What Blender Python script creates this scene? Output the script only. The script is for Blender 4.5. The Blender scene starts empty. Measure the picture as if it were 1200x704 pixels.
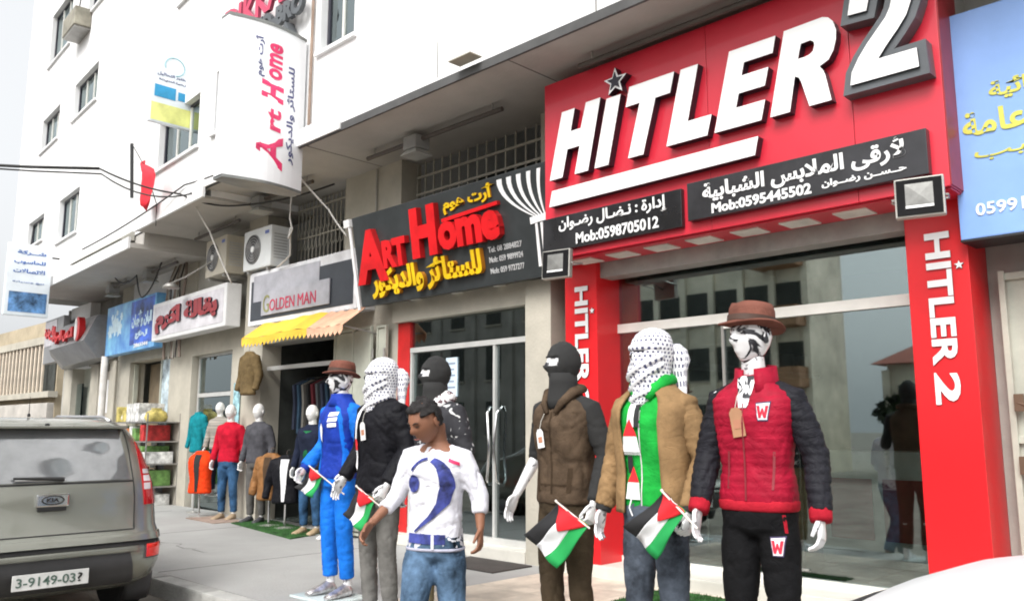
import bpy, bmesh, math, random
from mathutils import Vector, Matrix, noise
from mathutils.bvhtree import BVHTree
random.seed(7)
R = math.radians
scene = bpy.context.scene
C = scene.collection

# ---------------------------------------------------------------- camera, sky, sun, exposure
cam_data = bpy.data.cameras.new('camera')
cam_data.sensor_width = 36.0
cam_data.lens = 29.7
cam_data.clip_end = 2000
cam_data.clip_start = 0.05
cam = bpy.data.objects.new('camera', cam_data)
C.objects.link(cam)
cam.location = (0, 0, 1.5)
cam.rotation_euler = (R(90 + 8.67), 0, R(44.45))
scene.camera = cam
SUN_EL, SUN_AZ = R(46), R(162)          # azimuth clockwise from +Y
world = bpy.data.worlds.new('World'); scene.world = world
world.use_nodes = True
wn = world.node_tree.nodes; wl = world.node_tree.links
bg = wn['Background']
sky = wn.new('ShaderNodeTexSky'); sky.sky_type = 'NISHITA'; sky.sun_disc = False
sky.sun_elevation = SUN_EL; sky.sun_rotation = SUN_AZ
sky.air_density = 1.0; sky.dust_density = 9.0; sky.ozone_density = 1.0
hs = wn.new('ShaderNodeHueSaturation'); hs.inputs['Saturation'].default_value = 0.12
veil = wn.new('ShaderNodeMixRGB'); veil.inputs[0].default_value = .5; veil.inputs[2].default_value = (4.9, 5.05, 5.2, 1)   # even thin cloud veil over the whole sky
wl.new(sky.outputs[0], hs.inputs['Color']); wl.new(hs.outputs[0], veil.inputs[1]); wl.new(veil.outputs[0], bg.inputs['Color'])
bg.inputs['Strength'].default_value = 0.15
sun_d = bpy.data.lights.new('sun', 'SUN'); sun_d.energy = 1.3; sun_d.angle = R(30); sun_d.color = (1, .97, .93)
sun = bpy.data.objects.new('sun', sun_d); C.objects.link(sun)
sv = Vector((math.sin(SUN_AZ) * math.cos(SUN_EL), math.cos(SUN_AZ) * math.cos(SUN_EL), math.sin(SUN_EL)))
sun.rotation_euler = sv.to_track_quat('Z', 'Y').to_euler()
sun.location = sv * 50
scene.view_settings.view_transform = 'Standard'; scene.view_settings.look = 'None'
scene.view_settings.exposure = 0.78; scene.view_settings.gamma = 1.0
scene.cycles.filter_width = 1.9
scene.cycles.max_bounces = 7

# ---------------------------------------------------------------- materials
MATS = {}
def mat(name, col, rough=.6, metal=0.0, vary=.12, vscale=3.0, bump=.0, bscale=60.0, stretch=None, spec=.5, col2=None, coat=0, crease=0.0):
    if name in MATS: return MATS[name]
    m = bpy.data.materials.new(name); m.use_nodes = True
    n = m.node_tree.nodes; l = m.node_tree.links; b = n['Principled BSDF']
    b.inputs['Roughness'].default_value = rough; b.inputs['Metallic'].default_value = metal
    b.inputs['Specular IOR Level'].default_value = spec
    b.inputs['Coat Weight'].default_value = coat
    tc = n.new('ShaderNodeTexCoord'); mp = n.new('ShaderNodeMapping')
    l.new(tc.outputs['Object'], mp.inputs[0])
    if stretch: mp.inputs['Scale'].default_value = stretch
    nz = n.new('ShaderNodeTexNoise'); nz.inputs['Scale'].default_value = vscale; nz.inputs['Detail'].default_value = 6
    nz.inputs['Roughness'].default_value = .6
    l.new(mp.outputs[0], nz.inputs['Vector'])
    rp = n.new('ShaderNodeValToRGB')
    c2 = col2 or tuple(max(0, c * (1 - vary * 2.2)) for c in col[:3])
    c1 = col[:3] if col2 else tuple(min(1, c * (1 + vary)) for c in col[:3])
    rp.color_ramp.elements[0].position = .32; rp.color_ramp.elements[1].position = .66
    rp.color_ramp.elements[0].color = (*c2, 1); rp.color_ramp.elements[1].color = (*c1, 1)
    l.new(nz.outputs['Fac'], rp.inputs[0]); l.new(rp.outputs[0], b.inputs['Base Color'])
    if bump:
        n2 = n.new('ShaderNodeTexNoise'); n2.inputs['Scale'].default_value = bscale; n2.inputs['Detail'].default_value = 4
        l.new(mp.outputs[0], n2.inputs['Vector'])
        bp = n.new('ShaderNodeBump'); bp.inputs['Strength'].default_value = bump; bp.inputs['Distance'].default_value = .02
        l.new(n2.outputs['Fac'], bp.inputs['Height']); l.new(bp.outputs[0], b.inputs['Normal'])
        if crease:
            n3 = n.new('ShaderNodeTexNoise'); n3.inputs['Scale'].default_value = 7; n3.inputs['Detail'].default_value = 3; n3.inputs['Distortion'].default_value = 1.4
            m3 = n.new('ShaderNodeMapping'); m3.inputs['Scale'].default_value = (1, 1, 1.6); l.new(tc.outputs['Object'], m3.inputs[0]); l.new(m3.outputs[0], n3.inputs['Vector'])
            ms = n.new('ShaderNodeMath'); ms.operation = 'SUBTRACT'; ms.inputs[1].default_value = .5; l.new(n3.outputs['Fac'], ms.inputs[0])
            ma = n.new('ShaderNodeMath'); ma.operation = 'ABSOLUTE'; l.new(ms.outputs[0], ma.inputs[0])
            mm = n.new('ShaderNodeMath'); mm.operation = 'MINIMUM'; mm.inputs[1].default_value = .07; l.new(ma.outputs[0], mm.inputs[0])
            b3 = n.new('ShaderNodeBump'); b3.inputs['Strength'].default_value = crease; b3.inputs['Distance'].default_value = .12
            l.new(mm.outputs[0], b3.inputs['Height']); l.new(bp.outputs[0], b3.inputs['Normal']); l.new(b3.outputs[0], b.inputs['Normal'])
    MATS[name] = m
    return m
def glass(name, refl=.25, tint=(.75, .8, .78)):
    if name in MATS: return MATS[name]
    m = bpy.data.materials.new(name); m.use_nodes = True
    n = m.node_tree.nodes; l = m.node_tree.links; n.clear()
    o = n.new('ShaderNodeOutputMaterial'); mx = n.new('ShaderNodeMixShader'); t = n.new('ShaderNodeBsdfTransparent'); g = n.new('ShaderNodeBsdfGlossy')
    t.inputs[0].default_value = (*tint, 1); g.inputs['Roughness'].default_value = .02; g.inputs['Color'].default_value = (.66, .76, .77, 1)
    f = n.new('ShaderNodeFresnel'); f.inputs[0].default_value = 1.5
    a = n.new('ShaderNodeMath'); a.operation = 'ADD'; a.use_clamp = True; a.inputs[1].default_value = refl
    l.new(f.outputs[0], a.inputs[0]); l.new(a.outputs[0], mx.inputs[0]); l.new(t.outputs[0], mx.inputs[1]); l.new(g.outputs[0], mx.inputs[2]); l.new(mx.outputs[0], o.inputs[0])
    MATS[name] = m
    return m
def keffiyeh_mat():
    if 'keffiyeh' in MATS: return MATS['keffiyeh']
    m = mat('keffiyeh', (.8, .8, .82), .85, bump=.3, bscale=40)
    n = m.node_tree.nodes; l = m.node_tree.links; b = n['Principled BSDF']
    uv = n.new('ShaderNodeUVMap'); uv.uv_map = 'UVMap'
    wv = n.new('ShaderNodeTexNoise'); wv.inputs['Scale'].default_value = 3
    mixv = n.new('ShaderNodeMixRGB'); mixv.inputs[0].default_value = .04
    l.new(uv.outputs[0], wv.inputs['Vector']); l.new(uv.outputs[0], mixv.inputs[1]); l.new(wv.outputs['Color'], mixv.inputs[2])
    br = n.new('ShaderNodeTexBrick')
    br.inputs['Color1'].default_value = (.09, .10, .20, 1); br.inputs['Color2'].default_value = (.05, .05, .1, 1)
    br.inputs['Mortar'].default_value = (.82, .82, .84, 1)
    br.inputs['Scale'].default_value = 1.0; br.inputs['Brick Width'].default_value = 1.0 / 27; br.inputs['Row Height'].default_value = 1.0 / 23
    br.inputs['Mortar Size'].default_value = .0115; br.inputs['Mortar Smooth'].default_value = .3
    l.new(mixv.outputs[0], br.inputs['Vector']); l.new(br.outputs['Color'], b.inputs['Base Color'])
    return m
def spots_mat(name, base, spot, scale, thr, rough=.3, metal=0.0):
    m = mat(name, base, rough, metal)
    n = m.node_tree.nodes; l = m.node_tree.links; b = n['Principled BSDF']
    tc = n.new('ShaderNodeTexCoord'); nz = n.new('ShaderNodeTexNoise'); nz.inputs['Scale'].default_value = scale; nz.inputs['Detail'].default_value = 2
    nz.inputs['Distortion'].default_value = 1.2
    rp = n.new('ShaderNodeValToRGB'); rp.color_ramp.elements[0].position = thr; rp.color_ramp.elements[1].position = thr + .05
    rp.color_ramp.elements[0].color = (*spot, 1); rp.color_ramp.elements[1].color = (*base, 1)
    l.new(tc.outputs['Object'], nz.inputs['Vector']); l.new(nz.outputs['Fac'], rp.inputs[0]); l.new(rp.outputs[0], b.inputs['Base Color'])
    return m

WHITE_WALL = mat('white painted wall', (.80, .80, .80), .9, vary=.06, vscale=1.2, stretch=(1, 1, .25), bump=.15, bscale=30)
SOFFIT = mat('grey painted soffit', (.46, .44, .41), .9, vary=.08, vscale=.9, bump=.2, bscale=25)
PIER = mat('pale concrete pier', (.47, .44, .37), .85, vary=.08, vscale=2, bump=.2, bscale=30)
CREAM = mat('cream painted metal', (.45, .46, .39), .5, vary=.08, vscale=4, bump=.05)
GREYWALL = mat('grey plaster', (.42, .41, .37), .9, vary=.1, vscale=1.5, bump=.2)
ASPH = mat('dusty asphalt', (.20, .18, .15), .9, vary=.2, vscale=1.3, bump=.6, bscale=70)
CONC = mat('pavement concrete', (.37, .37, .36), .9, col2=(.27, .27, .26), vscale=.55, bump=.35, bscale=45)
KERBM = mat('kerb stone', (.38, .38, .36), .9, vary=.15, vscale=3, bump=.4)
TILEM = mat('beige floor tile', (.58, .51, .42), .55, vary=.14, vscale=4, bump=.05)
RED = mat('red sign panel', (.62, .022, .045), .32, vary=.05, vscale=1.2, coat=.2)
REDP = mat('red pillar panel', (.70, .012, .018), .35, vary=.05, vscale=1.5)
DRED = mat('dark red panel', (.33, .015, .02), .4)
BLK = mat('black gloss panel', (.022, .022, .025), .12, vary=.3, vscale=2)
GREYP = mat('dark grey panel', (.028, .028, .032), .25, vary=.25, vscale=2.5)
SIDE = mat('letter black side', (.02, .018, .03), .4)
LW = mat('white letter face', (.86, .86, .86), .35, vary=.02)
CHAR = mat('charcoal letter rim', (.10, .11, .12), .4)
ALU = mat('aluminium frame', (.62, .62, .60), .35, .3, vary=.06)
WALU = mat('white aluminium', (.78, .77, .72), .35, vary=.05)
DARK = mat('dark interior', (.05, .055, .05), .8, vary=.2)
DARKG = mat('dark green interior', (.10, .12, .11), .7, vary=.2)
IFLOOR = mat('shop floor tile', (.15, .18, .165), .25, vary=.1)
BLACKM = mat('black metal', (.02, .02, .022), .4)
CABLE = mat('black cable', (.03, .03, .03), .6)
STEEL = mat('grey steel', (.35, .34, .32), .4, .4)
CHROME = mat('polished chrome', (.8, .8, .8), .12, 1.0, vary=.02)
SKINW = spots_mat('white chrome mannequin with painted reflections', (.82, .82, .83), (.03, .03, .035), 13.0, .45, .14, .15)  # dark blotches stand for reflections in chrome, put into the colour
SKINM = spots_mat('white chrome limbs with painted reflections', (.80, .80, .81), (.22, .22, .24), 16.0, .36, .14, .15)  # fainter grey blotches, chrome reflections painted in as well
SKINP = mat('plain white mannequin', (.78, .77, .75), .3, vary=.04)
GLASS = glass('shop glass', .27)
GLASSW = glass('window glass', .30, (.55, .58, .62))
GLASSC = glass('car glass', .28, (.10, .10, .11))

# ---------------------------------------------------------------- mesh helpers
class MB:
    def __init__(s): s.v = []; s.f = []; s.m = []; s.uv = {}
    def add(s, vs, fs, mi=0):
        o = len(s.v); s.v += [tuple(x) for x in vs]
        for q in fs: s.f.append(tuple(i + o for i in q)); s.m.append(mi)
        return s
    def box(s, x0, x1, y0, y1, z0, z1, mi=0):
        if x0 > x1: x0, x1 = x1, x0
        if y0 > y1: y0, y1 = y1, y0
        if z0 > z1: z0, z1 = z1, z0
        v = [(x0, y0, z0), (x1, y0, z0), (x1, y1, z0), (x0, y1, z0), (x0, y0, z1), (x1, y0, z1), (x1, y1, z1), (x0, y1, z1)]
        return s.add(v, [(3, 2, 1, 0), (4, 5, 6, 7), (0, 1, 5, 4), (1, 2, 6, 5), (2, 3, 7, 6), (3, 0, 4, 7)], mi)
    def bbox(s, x0, x1, y0, y1, z0, z1, b=.01, mi=0):
        # chamfered box
        bm = bmesh.new(); bmesh.ops.create_cube(bm, size=1)
        for v in bm.verts: v.co = Vector((x0 + (v.co.x + .5) * (x1 - x0), y0 + (v.co.y + .5) * (y1 - y0), z0 + (v.co.z + .5) * (z1 - z0)))
        bmesh.ops.bevel(bm, geom=bm.edges[:], offset=b, segments=2, affect='EDGES', profile=.7)
        bm.verts.index_update(); s.add([v.co[:] for v in bm.verts], [[v.index for v in f.verts] for f in bm.faces], mi); bm.free(); return s
    def loft(s, rings, cap=True, mi=0, closed=True):
        n = len(rings[0]); o = []; vs = [p for r in rings for p in r]
        for i in range(len(rings) - 1):
            for j in range(n if closed else n - 1):
                k = (j + 1) % n
                o.append((i * n + j, i * n + k, (i + 1) * n + k, (i + 1) * n + j))
        if cap and closed:
            o.append(tuple(reversed(range(n)))); o.append(tuple((len(rings) - 1) * n + j for j in range(n)))
        return s.add(vs, o, mi)
    def tube(s, pts, rad, n=8, mi=0, cap=True, flat=1.0):
        pts = [Vector(p) for p in pts]; rings = []
        if not hasattr(rad, '__len__'): rad = [rad] * len(pts)
        up = Vector((0, 0, 1)); t0 = (pts[1] - pts[0]).normalized()
        if abs(t0.z) > .9: up = Vector((0, 1, 0))
        a = t0.cross(up).normalized()
        for i, p in enumerate(pts):
            t = (pts[min(i + 1, len(pts) - 1)] - pts[max(i - 1, 0)]).normalized()
            a = (a - t * a.dot(t)).normalized(); b = t.cross(a)
            r = rad[i]
            rings.append([p + a * math.cos(2 * math.pi * k / n) * r + b * math.sin(2 * math.pi * k / n) * r * flat for k in range(n)])
        return s.loft(rings, cap, mi)
    def prism(s, pts, y0, y1, mi=0, side=None, holes=(), axis='xz'):
        # polygon (x,z) extruded in y: front face at y0 gets mi, sides get side
        side = mi if side is None else side
        bm = bmesh.new()
        loops = [pts] + list(holes); es = []
        for lp in loops:
            vv = [bm.verts.new((p[0], y0, p[1])) for p in lp]
            for i in range(len(vv)): es.append(bm.edges.new((vv[i], vv[(i + 1) % len(vv)])))
        bmesh.ops.triangle_fill(bm, edges=es, use_beauty=True, use_dissolve=False)
        bm.verts.index_update()
        vs = [v.co[:] for v in bm.verts]; fs = [[v.index for v in f.verts] for f in bm.faces]
        for q in fs:
            a, b, c = [Vector(vs[i]) for i in q[:3]]
            if (b - a).cross(c - a).y * (1 if y0 > y1 else -1) < 0: q.reverse()
        s.add(vs, fs, mi)
        s.add([(v[0], y1, v[2]) for v in vs], [list(reversed(q)) for q in fs], side)
        bm.free()
        for lp in loops:
            n = len(lp); o = [(p[0], y0, p[1]) for p in lp] + [(p[0], y1, p[1]) for p in lp]
            s.add(o, [(i, (i + 1) % n, n + (i + 1) % n, n + i) for i in range(n)], side)
        return s
    def lathe(s, prof, n=24, cx=0, cy=0, mi=0):
        rings = [[(cx + r * math.cos(2 * math.pi * k / n), cy + r * math.sin(2 * math.pi * k / n), z) for k in range(n)] for r, z in prof]
        return s.loft(rings, True, mi)
    def xf(s, M):
        s.v = [tuple(M @ Vector(v)) for v in s.v]; return s
    def mesh(s, name, mats, smooth=False):
        me = bpy.data.meshes.new(name); me.from_pydata(s.v, [], s.f)
        for m in (mats if isinstance(mats, (list, tuple)) else [mats]): me.materials.append(m)
        me.polygons.foreach_set('material_index', s.m)
        if smooth: me.polygons.foreach_set('use_smooth', [True] * len(me.polygons))
        me.update(); return me
    def build(s, name, mats, parent=None, smooth=False, loc=None, rotz=0, fix=True, auto=None):
        me = s.mesh(name, mats, smooth)
        if fix:
            bm = bmesh.new(); bm.from_mesh(me); bmesh.ops.recalc_face_normals(bm, faces=bm.faces[:]); bm.to_mesh(me); bm.free()
        if auto: me.set_sharp_from_angle(angle=R(auto))
        return link(name, me, parent, loc, rotz)
def link(name, me, parent=None, loc=None, rotz=0):
    o = bpy.data.objects.new(name, me); C.objects.link(o)
    if parent: o.parent = parent
    if loc is not None: o.location = loc
    if rotz: o.rotation_euler[2] = rotz
    return o
def tag(o, label, cat, group=None):
    o['label'] = label; o['category'] = cat
    if group: o['group'] = group
    return o
def thing(name, label, cat, loc=(0, 0, 0), rotz=0, group=None):
    o = bpy.data.objects.new(name, None); C.objects.link(o); o.location = loc; o.rotation_euler[2] = rotz
    return tag(o, label, cat, group)
def struct(o): o['kind'] = 'structure'; return o
P8 = math.atan(.07); c8, s8 = math.cos(P8), math.sin(P8)
def wp(u, y, z=0):      # point of the slightly turned left wing of the street front
    return (-11.5 + (u + 11.5) * c8 + y * s8, -(u + 11.5) * s8 + y * c8, z)
def wthing(name, label, cat, u, y, z=0, group=None): return thing(name, label, cat, wp(u, y, z), -P8, group)

# text ---------------------------------------------------------------------
AF = {'ا': (0xFE8D, 2), 'أ': (0xFE83, 2), 'إ': (0xFE87, 2), 'ب': (0xFE8F, 4), 'ة': (0xFE93, 2), 'ت': (0xFE95, 4), 'ج': (0xFE9D, 4), 'ح': (0xFEA1, 4), 'خ': (0xFEA5, 4), 'د': (0xFEA9, 2), 'ر': (0xFEAD, 2), 'ز': (0xFEAF, 2), 'س': (0xFEB1, 4), 'ش': (0xFEB5, 4), 'ص': (0xFEB9, 4), 'ض': (0xFEBD, 4), 'ع': (0xFEC9, 4), 'ف': (0xFED1, 4), 'ق': (0xFED5, 4), 'ك': (0xFED9, 4), 'ل': (0xFEDD, 4), 'م': (0xFEE1, 4), 'ن': (0xFEE5, 4), 'ه': (0xFEE9, 4), 'و': (0xFEED, 2), 'ى': (0xFEEF, 2), 'ي': (0xFEF1, 4), 'ئ': (0xFE89, 4)}
LA = {'ا': 0xFEFB, 'أ': 0xFEFB}
def shape_ar(t):
    out = []; i = 0; prev = False
    while i < len(t):
        c = t[i]
        if c == 'ـ': out.append(c); prev = True; i += 1; continue
        if c not in AF: out.append(c); prev = False; i += 1; continue
        if c == 'ل' and i + 1 < len(t) and t[i + 1] in LA:
            if t[i + 1] == 'أ': out.append('\ue000')
            out.append(chr(LA[t[i + 1]] + (1 if prev else 0))); prev = False; i += 2; continue
        b, n = AF[c]; nxt = i + 1 < len(t) and (t[i + 1] in AF or t[i + 1] == 'ـ')
        if n == 4: f = {(0, 0): 0, (1, 0): 1, (0, 1): 2, (1, 1): 3}[(int(prev), int(nxt))]; prev = nxt
        else: f = 1 if prev else 0; prev = False
        out.append(chr(b + f)); i += 1
    out = list(reversed(out))
    for k in range(len(out) - 1):
        if out[k + 1] == '\ue000': pass
    return out
GL = {}
def glyph(ch, off, ext):
    k = (ch, off, ext)
    if k in GL: return GL[k]
    def conv(s):
        cu = bpy.data.curves.new('t', 'FONT'); cu.body = s; cu.offset = off; cu.extrude = ext; cu.resolution_u = 3
        ob = bpy.data.objects.new('t', cu); C.objects.link(ob); bpy.context.view_layer.update()
        me = bpy.data.meshes.new_from_object(ob.evaluated_get(bpy.context.evaluated_depsgraph_get()))
        r = ([v.co.copy() for v in me.vertices], [tuple(p.vertices) for p in me.polygons])
        bpy.data.objects.remove(ob); bpy.data.curves.remove(cu); bpy.data.meshes.remove(me); return r
    a = conv('|')[0]; b = conv(ch + '|')[0]
    adv = max(v.x for v in b) - max(v.x for v in a)
    g = conv(ch) if ch != ' ' else ([], [])
    GL[k] = (g[0], g[1], adv); return GL[k]
def text(mb, s, box, M, off=.03, ext=.04, mi=0, side=None, arabic=False, shear=0.0, depth=.006):
    """lay the string into box (w,h) in a local x,y frame and map by the 4x4 matrix M (z of the glyph = out of the board)"""
    chars = shape_ar(s) if arabic else list(s)
    x = 0; V = []; F = []; S = []
    for i, ch in enumerate(chars):
        if ch == '\ue000':       # small hamza over the lam-alef just set
            vs, fs, adv = glyph('\ufe80', off, ext); o = len(V)
            V += [Vector((v.x * .5 + x - lastadv * .80, v.y * .5 + .72, v.z)) for v in vs]; F += [tuple(j + o for j in f) for f in fs]; continue
        vs, fs, adv = glyph(ch, off, ext); lastadv = adv
        o = len(V); V += [Vector((v.x + x + shear * v.y, v.y, v.z + (.004 if i % 2 else 0))) for v in vs]
        F += [tuple(j + o for j in f) for f in fs]; x += adv
    if not V: return mb
    x0, x1 = min(v.x for v in V), max(v.x for v in V); y0, y1 = min(v.y for v in V), max(v.y for v in V)
    w, h = box; sx = w / (x1 - x0); sy = h / (y1 - y0); z1 = max(v.z for v in V); z0 = min(v.z for v in V)
    V2 = [M @ Vector(((v.x - x0) * sx, (v.y - y0) * sy, (v.z - z0) / (z1 - z0) * depth)) for v in V]
    if side is None: mb.add(V2, F, mi)
    else:
        A = []; B = []
        for f in F:
            zz = [V[i].z for i in f]
            (A if min(zz) > z1 - .012 else B).append(f)
        mb.add(V2, A, mi); mb.add(V2, B, side)
    return mb
def Mfront(x, y, z):    # board facing -Y
    return Matrix(((1, 0, 0, x), (0, 0, -1, y), (0, 1, 0, z), (0, 0, 0, 1)))
def Mdown(x, y, z):     # board facing -Y, text turned clockwise (reads downwards)
    return Matrix(((0, 1, 0, x), (0, 0, -1, y), (-1, 0, 0, z), (0, 0, 0, 1)))
def Mup_x(x, y, z):     # board facing +X, text turned anticlockwise (reads upwards)
    return Matrix(((0, 0, 1, x), (0, -1, 0, y), (1, 0, 0, z), (0, 0, 0, 1)))
def Mx(x, y, z):        # board facing +X, upright
    return Matrix(((0, 0, 1, x), (1, 0, 0, y), (0, 1, 0, z), (0, 0, 0, 1)))
def star(cx, cz, r, r2=.42, rot=0):
    return [(cx + (r if i % 2 == 0 else r * r2) * math.sin(math.pi * i / 5 + rot), cz + (r if i % 2 == 0 else r * r2) * math.cos(math.pi * i / 5 + rot)) for i in range(10)]

# ---------------------------------------------------------------- ground
m = MB(); m.add([(-400, -400, 0), (400, -400, 0), (400, 400, 0), (-400, 400, 0)], [(0, 1, 2, 3)])
struct(m.build('street', ASPH))
m = MB(); m.box(-60, 12, 3.62, 6.9, .0, .15)
struct(m.build('pavement', CONC))
JM = mat('pavement joint', (.10, .10, .095), .95)
for i in range(9):
    q = MB(); x = -23 + i * 3.0 - .3; q.box(x, x + .012, 3.62, 6.4, .148, .1515); struct(q.build('pavement_joint', JM))
rndc = random.Random(11)
for i in range(5):
    q = MB(); x, y = rndc.uniform(-15, -6.5), rndc.uniform(3.7, 5.0); pts = []
    for k in range(14): pts.append((x, y)); x += rndc.uniform(.02, .16); y += rndc.uniform(-.09, .10)
    q.loft([[(p[0], p[1] - .005 - .003 * (j % 3), .1515) for j, p in enumerate(pts)], [(p[0], p[1] + .005, .1518) for p in pts]], False, closed=False); struct(q.build('pavement_crack', JM, fix=False))
kerb = bpy.data.objects.new('kerb', None); C.objects.link(kerb); struct(kerb)
ks = MB(); ks.bbox(0, .985, 3.44, 3.612, -.05, .158, .018); ksm = ks.mesh('kerb_stone', KERBM)
for i in range(26):
    o = link('kerb_stone', ksm, kerb, (-24 + i, random.uniform(-.012, .012), random.uniform(-.012, .006)), random.uniform(-.003, .003))
# beige tiles before the clothes shop
ap = bpy.data.objects.new('tiled_apron', None); C.objects.link(ap); struct(ap)
tl = MB(); tl.bbox(0, .594, 0, .594, .1, .162, .004); tlm = tl.mesh('tile', TILEM)
for i in range(7):
    for j in range(4):
        o = link('tile', tlm, ap, (-5.6 + i * .6, 4.1 + j * .6, random.uniform(-.001, .002)))
        o.rotation_euler[2] = 0
# low steps before the shops
for (x0, x1, nm) in ((-5.78, -1.8, 'step'), (-8.5, -6.12, 'step')):
    st = MB(); st.bbox(x0, x1, 6.28 if x0 > -6 else 6.42, 6.95, .15, .27, .012); struct(st.build('step', mat('pale stone step', (.62, .60, .54), .5, vary=.06)))

# ---------------------------------------------------------------- building blocks
def wall_holes(mb, x0, x1, z0, z1, y, holes, depth=.22, mi=0):
    xs = sorted({x0, x1} | {min(max(h[i], x0), x1) for h in holes for i in (0, 1)}); zs = sorted({z0, z1} | {min(max(h[i], z0), z1) for h in holes for i in (2, 3)})
    for i in range(len(xs) - 1):
        for j in range(len(zs) - 1):
            cx, cz = (xs[i] + xs[i + 1]) / 2, (zs[j] + zs[j + 1]) / 2
            if any(h[0] < cx < h[1] and h[2] < cz < h[3] for h in holes): continue
            mb.add([(xs[i], y, zs[j]), (xs[i + 1], y, zs[j]), (xs[i + 1], y, zs[j + 1]), (xs[i], y, zs[j + 1])], [(0, 1, 2, 3)], mi)
    for a, b, c, d in holes:
        e = y + depth
        mb.add([(a, y, c), (b, y, c), (b, y, d), (a, y, d), (a, e, c), (b, e, c), (b, e, d), (a, e, d)], [(0, 4, 5, 1), (1, 5, 6, 2), (2, 6, 7, 3), (3, 7, 4, 0)], mi)
    mb.add([(x0, y, z0), (x1, y, z0), (x1, y, z1), (x0, y, z1), (x0, y + 6, z0), (x1, y + 6, z0), (x1, y + 6, z1), (x0, y + 6, z1)], [(1, 5, 6, 2), (4, 0, 3, 7), (3, 2, 6, 7), (5, 4, 7, 6)], mi)
CURT = mat('pale curtain', (.55, .55, .66), .9, vary=.25, vscale=6, stretch=(14, 1, .3))
WDARK = mat('dark window frame', (.03, .03, .045), .4)
def window(parent, x0, x1, z0, z1, y, rot=0, loc=(0, 0, 0), curtain=True):
    fr = MB(); t = .05; yy = y + .10
    fr.box(x0, x0 + t, yy, yy + .06, z0, z1); fr.box(x1 - t, x1, yy, yy + .06, z0, z1)
    fr.box(x0 + t, x1 - t, yy, yy + .06, z0, z0 + t); fr.box(x0 + t, x1 - t, yy, yy + .06, z1 - t, z1)
    f = fr.build('window', WDARK, parent, loc=loc, rotz=rot)
    n = 2 if x1 - x0 < 1.3 else 3
    w = (x1 - x0 - 2 * t) / n
    for i in range(n):
        p = MB(); a = x0 + t + i * w
        p.box(a + .004, a + w - .03, yy + .02, yy + .03, z0 + t, z1 - t); p.build('pane', GLASSW, f)
        if i: q = MB(); q.box(a - .028, a + .002, yy - .005, yy + .05, z0 + t, z1 - t); q.build('sash', WALU, f)
    if curtain:
        cu = MB(); n = 40; a, b = x0 + .2 * (x1 - x0), x1 - .03
        rings = [[(a + (b - a) * k / n, yy + .18 + .03 * math.sin(k * 1.9) + .012 * math.sin(k * 4.1), z) for k in range(n + 1)] for z in (z0 + .03, z1 - .03)]
        cu.loft(rings, False, 0, closed=False); cu.build('curtain', CURT, f, smooth=True, fix=False)
    s = MB(); s.box(x0 - .06, x1 + .06, y - .05, y + .05, z0 - .05, z0 - .003); s.build('sill', WHITE_WALL, f)
    bk = MB(); bk.box(x0 - .3, x1 + .3, y + .6, y + .65, z0 - .3, z1 + .3); bk.build('room_back', DARK, f)

# block above the shops ---------------------------------------------------
bA = thing('apartment_building', 'long white apartment block with dark windows above the row of shops on the right', 'building')
W_A = [(-11.62, -10.4, 5.85, 6.82), (-8.80, -8.06, 6.2, 7.5), (-11.62, -10.4, 8.9, 10.0), (-6.4, -5.2, 8.6, 9.9), (-3.2, -1.6, 6.9, 8.3), (.2, 1.6, 6.9, 8.3)] + [(x, x + 1.5, z, z + 1.4) for x in (4, 8, 12, 16, 20, 24) for z in (6.9, 10)]
w = MB(); wall_holes(w, -12.05, 30, 5.06, 13.5, 5.5, W_A); w.build('upper_wall', WHITE_WALL, bA, fix=False)
for h in W_A: window(bA, *h, 5.5)
# canopy slab with soffit
cn = MB()
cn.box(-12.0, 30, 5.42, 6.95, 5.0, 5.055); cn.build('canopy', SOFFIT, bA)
cn = MB(); cn.box(-12.0, 30, 5.385, 5.415, 4.975, 5.065); cn.build('canopy_edge', mat('dark canopy drip', (.08, .08, .08), .7), bA)
cn = MB(); cn.box(-12.0, -8.1, 5.36, 5.382, 4.99, 5.20); cn.build('fascia', WHITE_WALL, bA)
for x in (-5.4, -8.95): q = MB(); q.box(x, x + .012, 5.43, 6.9, 4.996, 5.0005); q.build('soffit_joint', mat('dark joint line', (.2, .19, .18), .9), bA)  # dark grey is the joint's own colour
# piers and wall behind the signs
def pier(x0, x1, z0=.15, z1=5.0, y0=6.62, m_=PIER, nm='pier'): q = MB(); q.box(x0, x1, y0, 6.95, z0, z1); return q.build(nm, m_, bA)
pier(-6.12, -5.76, y0=6.44, z1=3.06); pier(-6.12, -5.3, z0=3.06, y0=6.7); pier(-9.78, -8.52); pier(-12.5, -11.92)
q = MB(); q.box(-8.52, -6.12, 6.52, 6.95, 2.83, 3.35); q.build('lintel', PIER, bA)
q = MB(); q.box(-8.52, -6.12, 6.75, 6.95, 3.352, 3.9); q.build('wall_band', GREYWALL, bA)
q = MB(); q.box(-11.92, -9.78, 6.60, 6.95, 2.80, 3.80); q.build('lintel', GREYWALL, bA)
q = MB(); q.box(-5.3, -1.76, 6.46, 6.95, 3.13, 4.995); q.build('wall_band', GREYWALL, bA)
q = MB(); q.box(-1.76, 30, 6.72, 6.95, .15, 4.995); q.build('ground_wall', GREYWALL, bA)
q = MB(); q.tube([(-1.28, 6.6, 2.3), (-1.28, 6.6, 4.9)], .045, 10); q.build('drain_pipe', PIER, bA, smooth=True)
q = MB(); q.tube([(-9.03, 6.60, 3.4), (-9.03, 6.60, 4.98)], .014, 6); q.build('drain_pipe', GREYWALL, bA)
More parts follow.
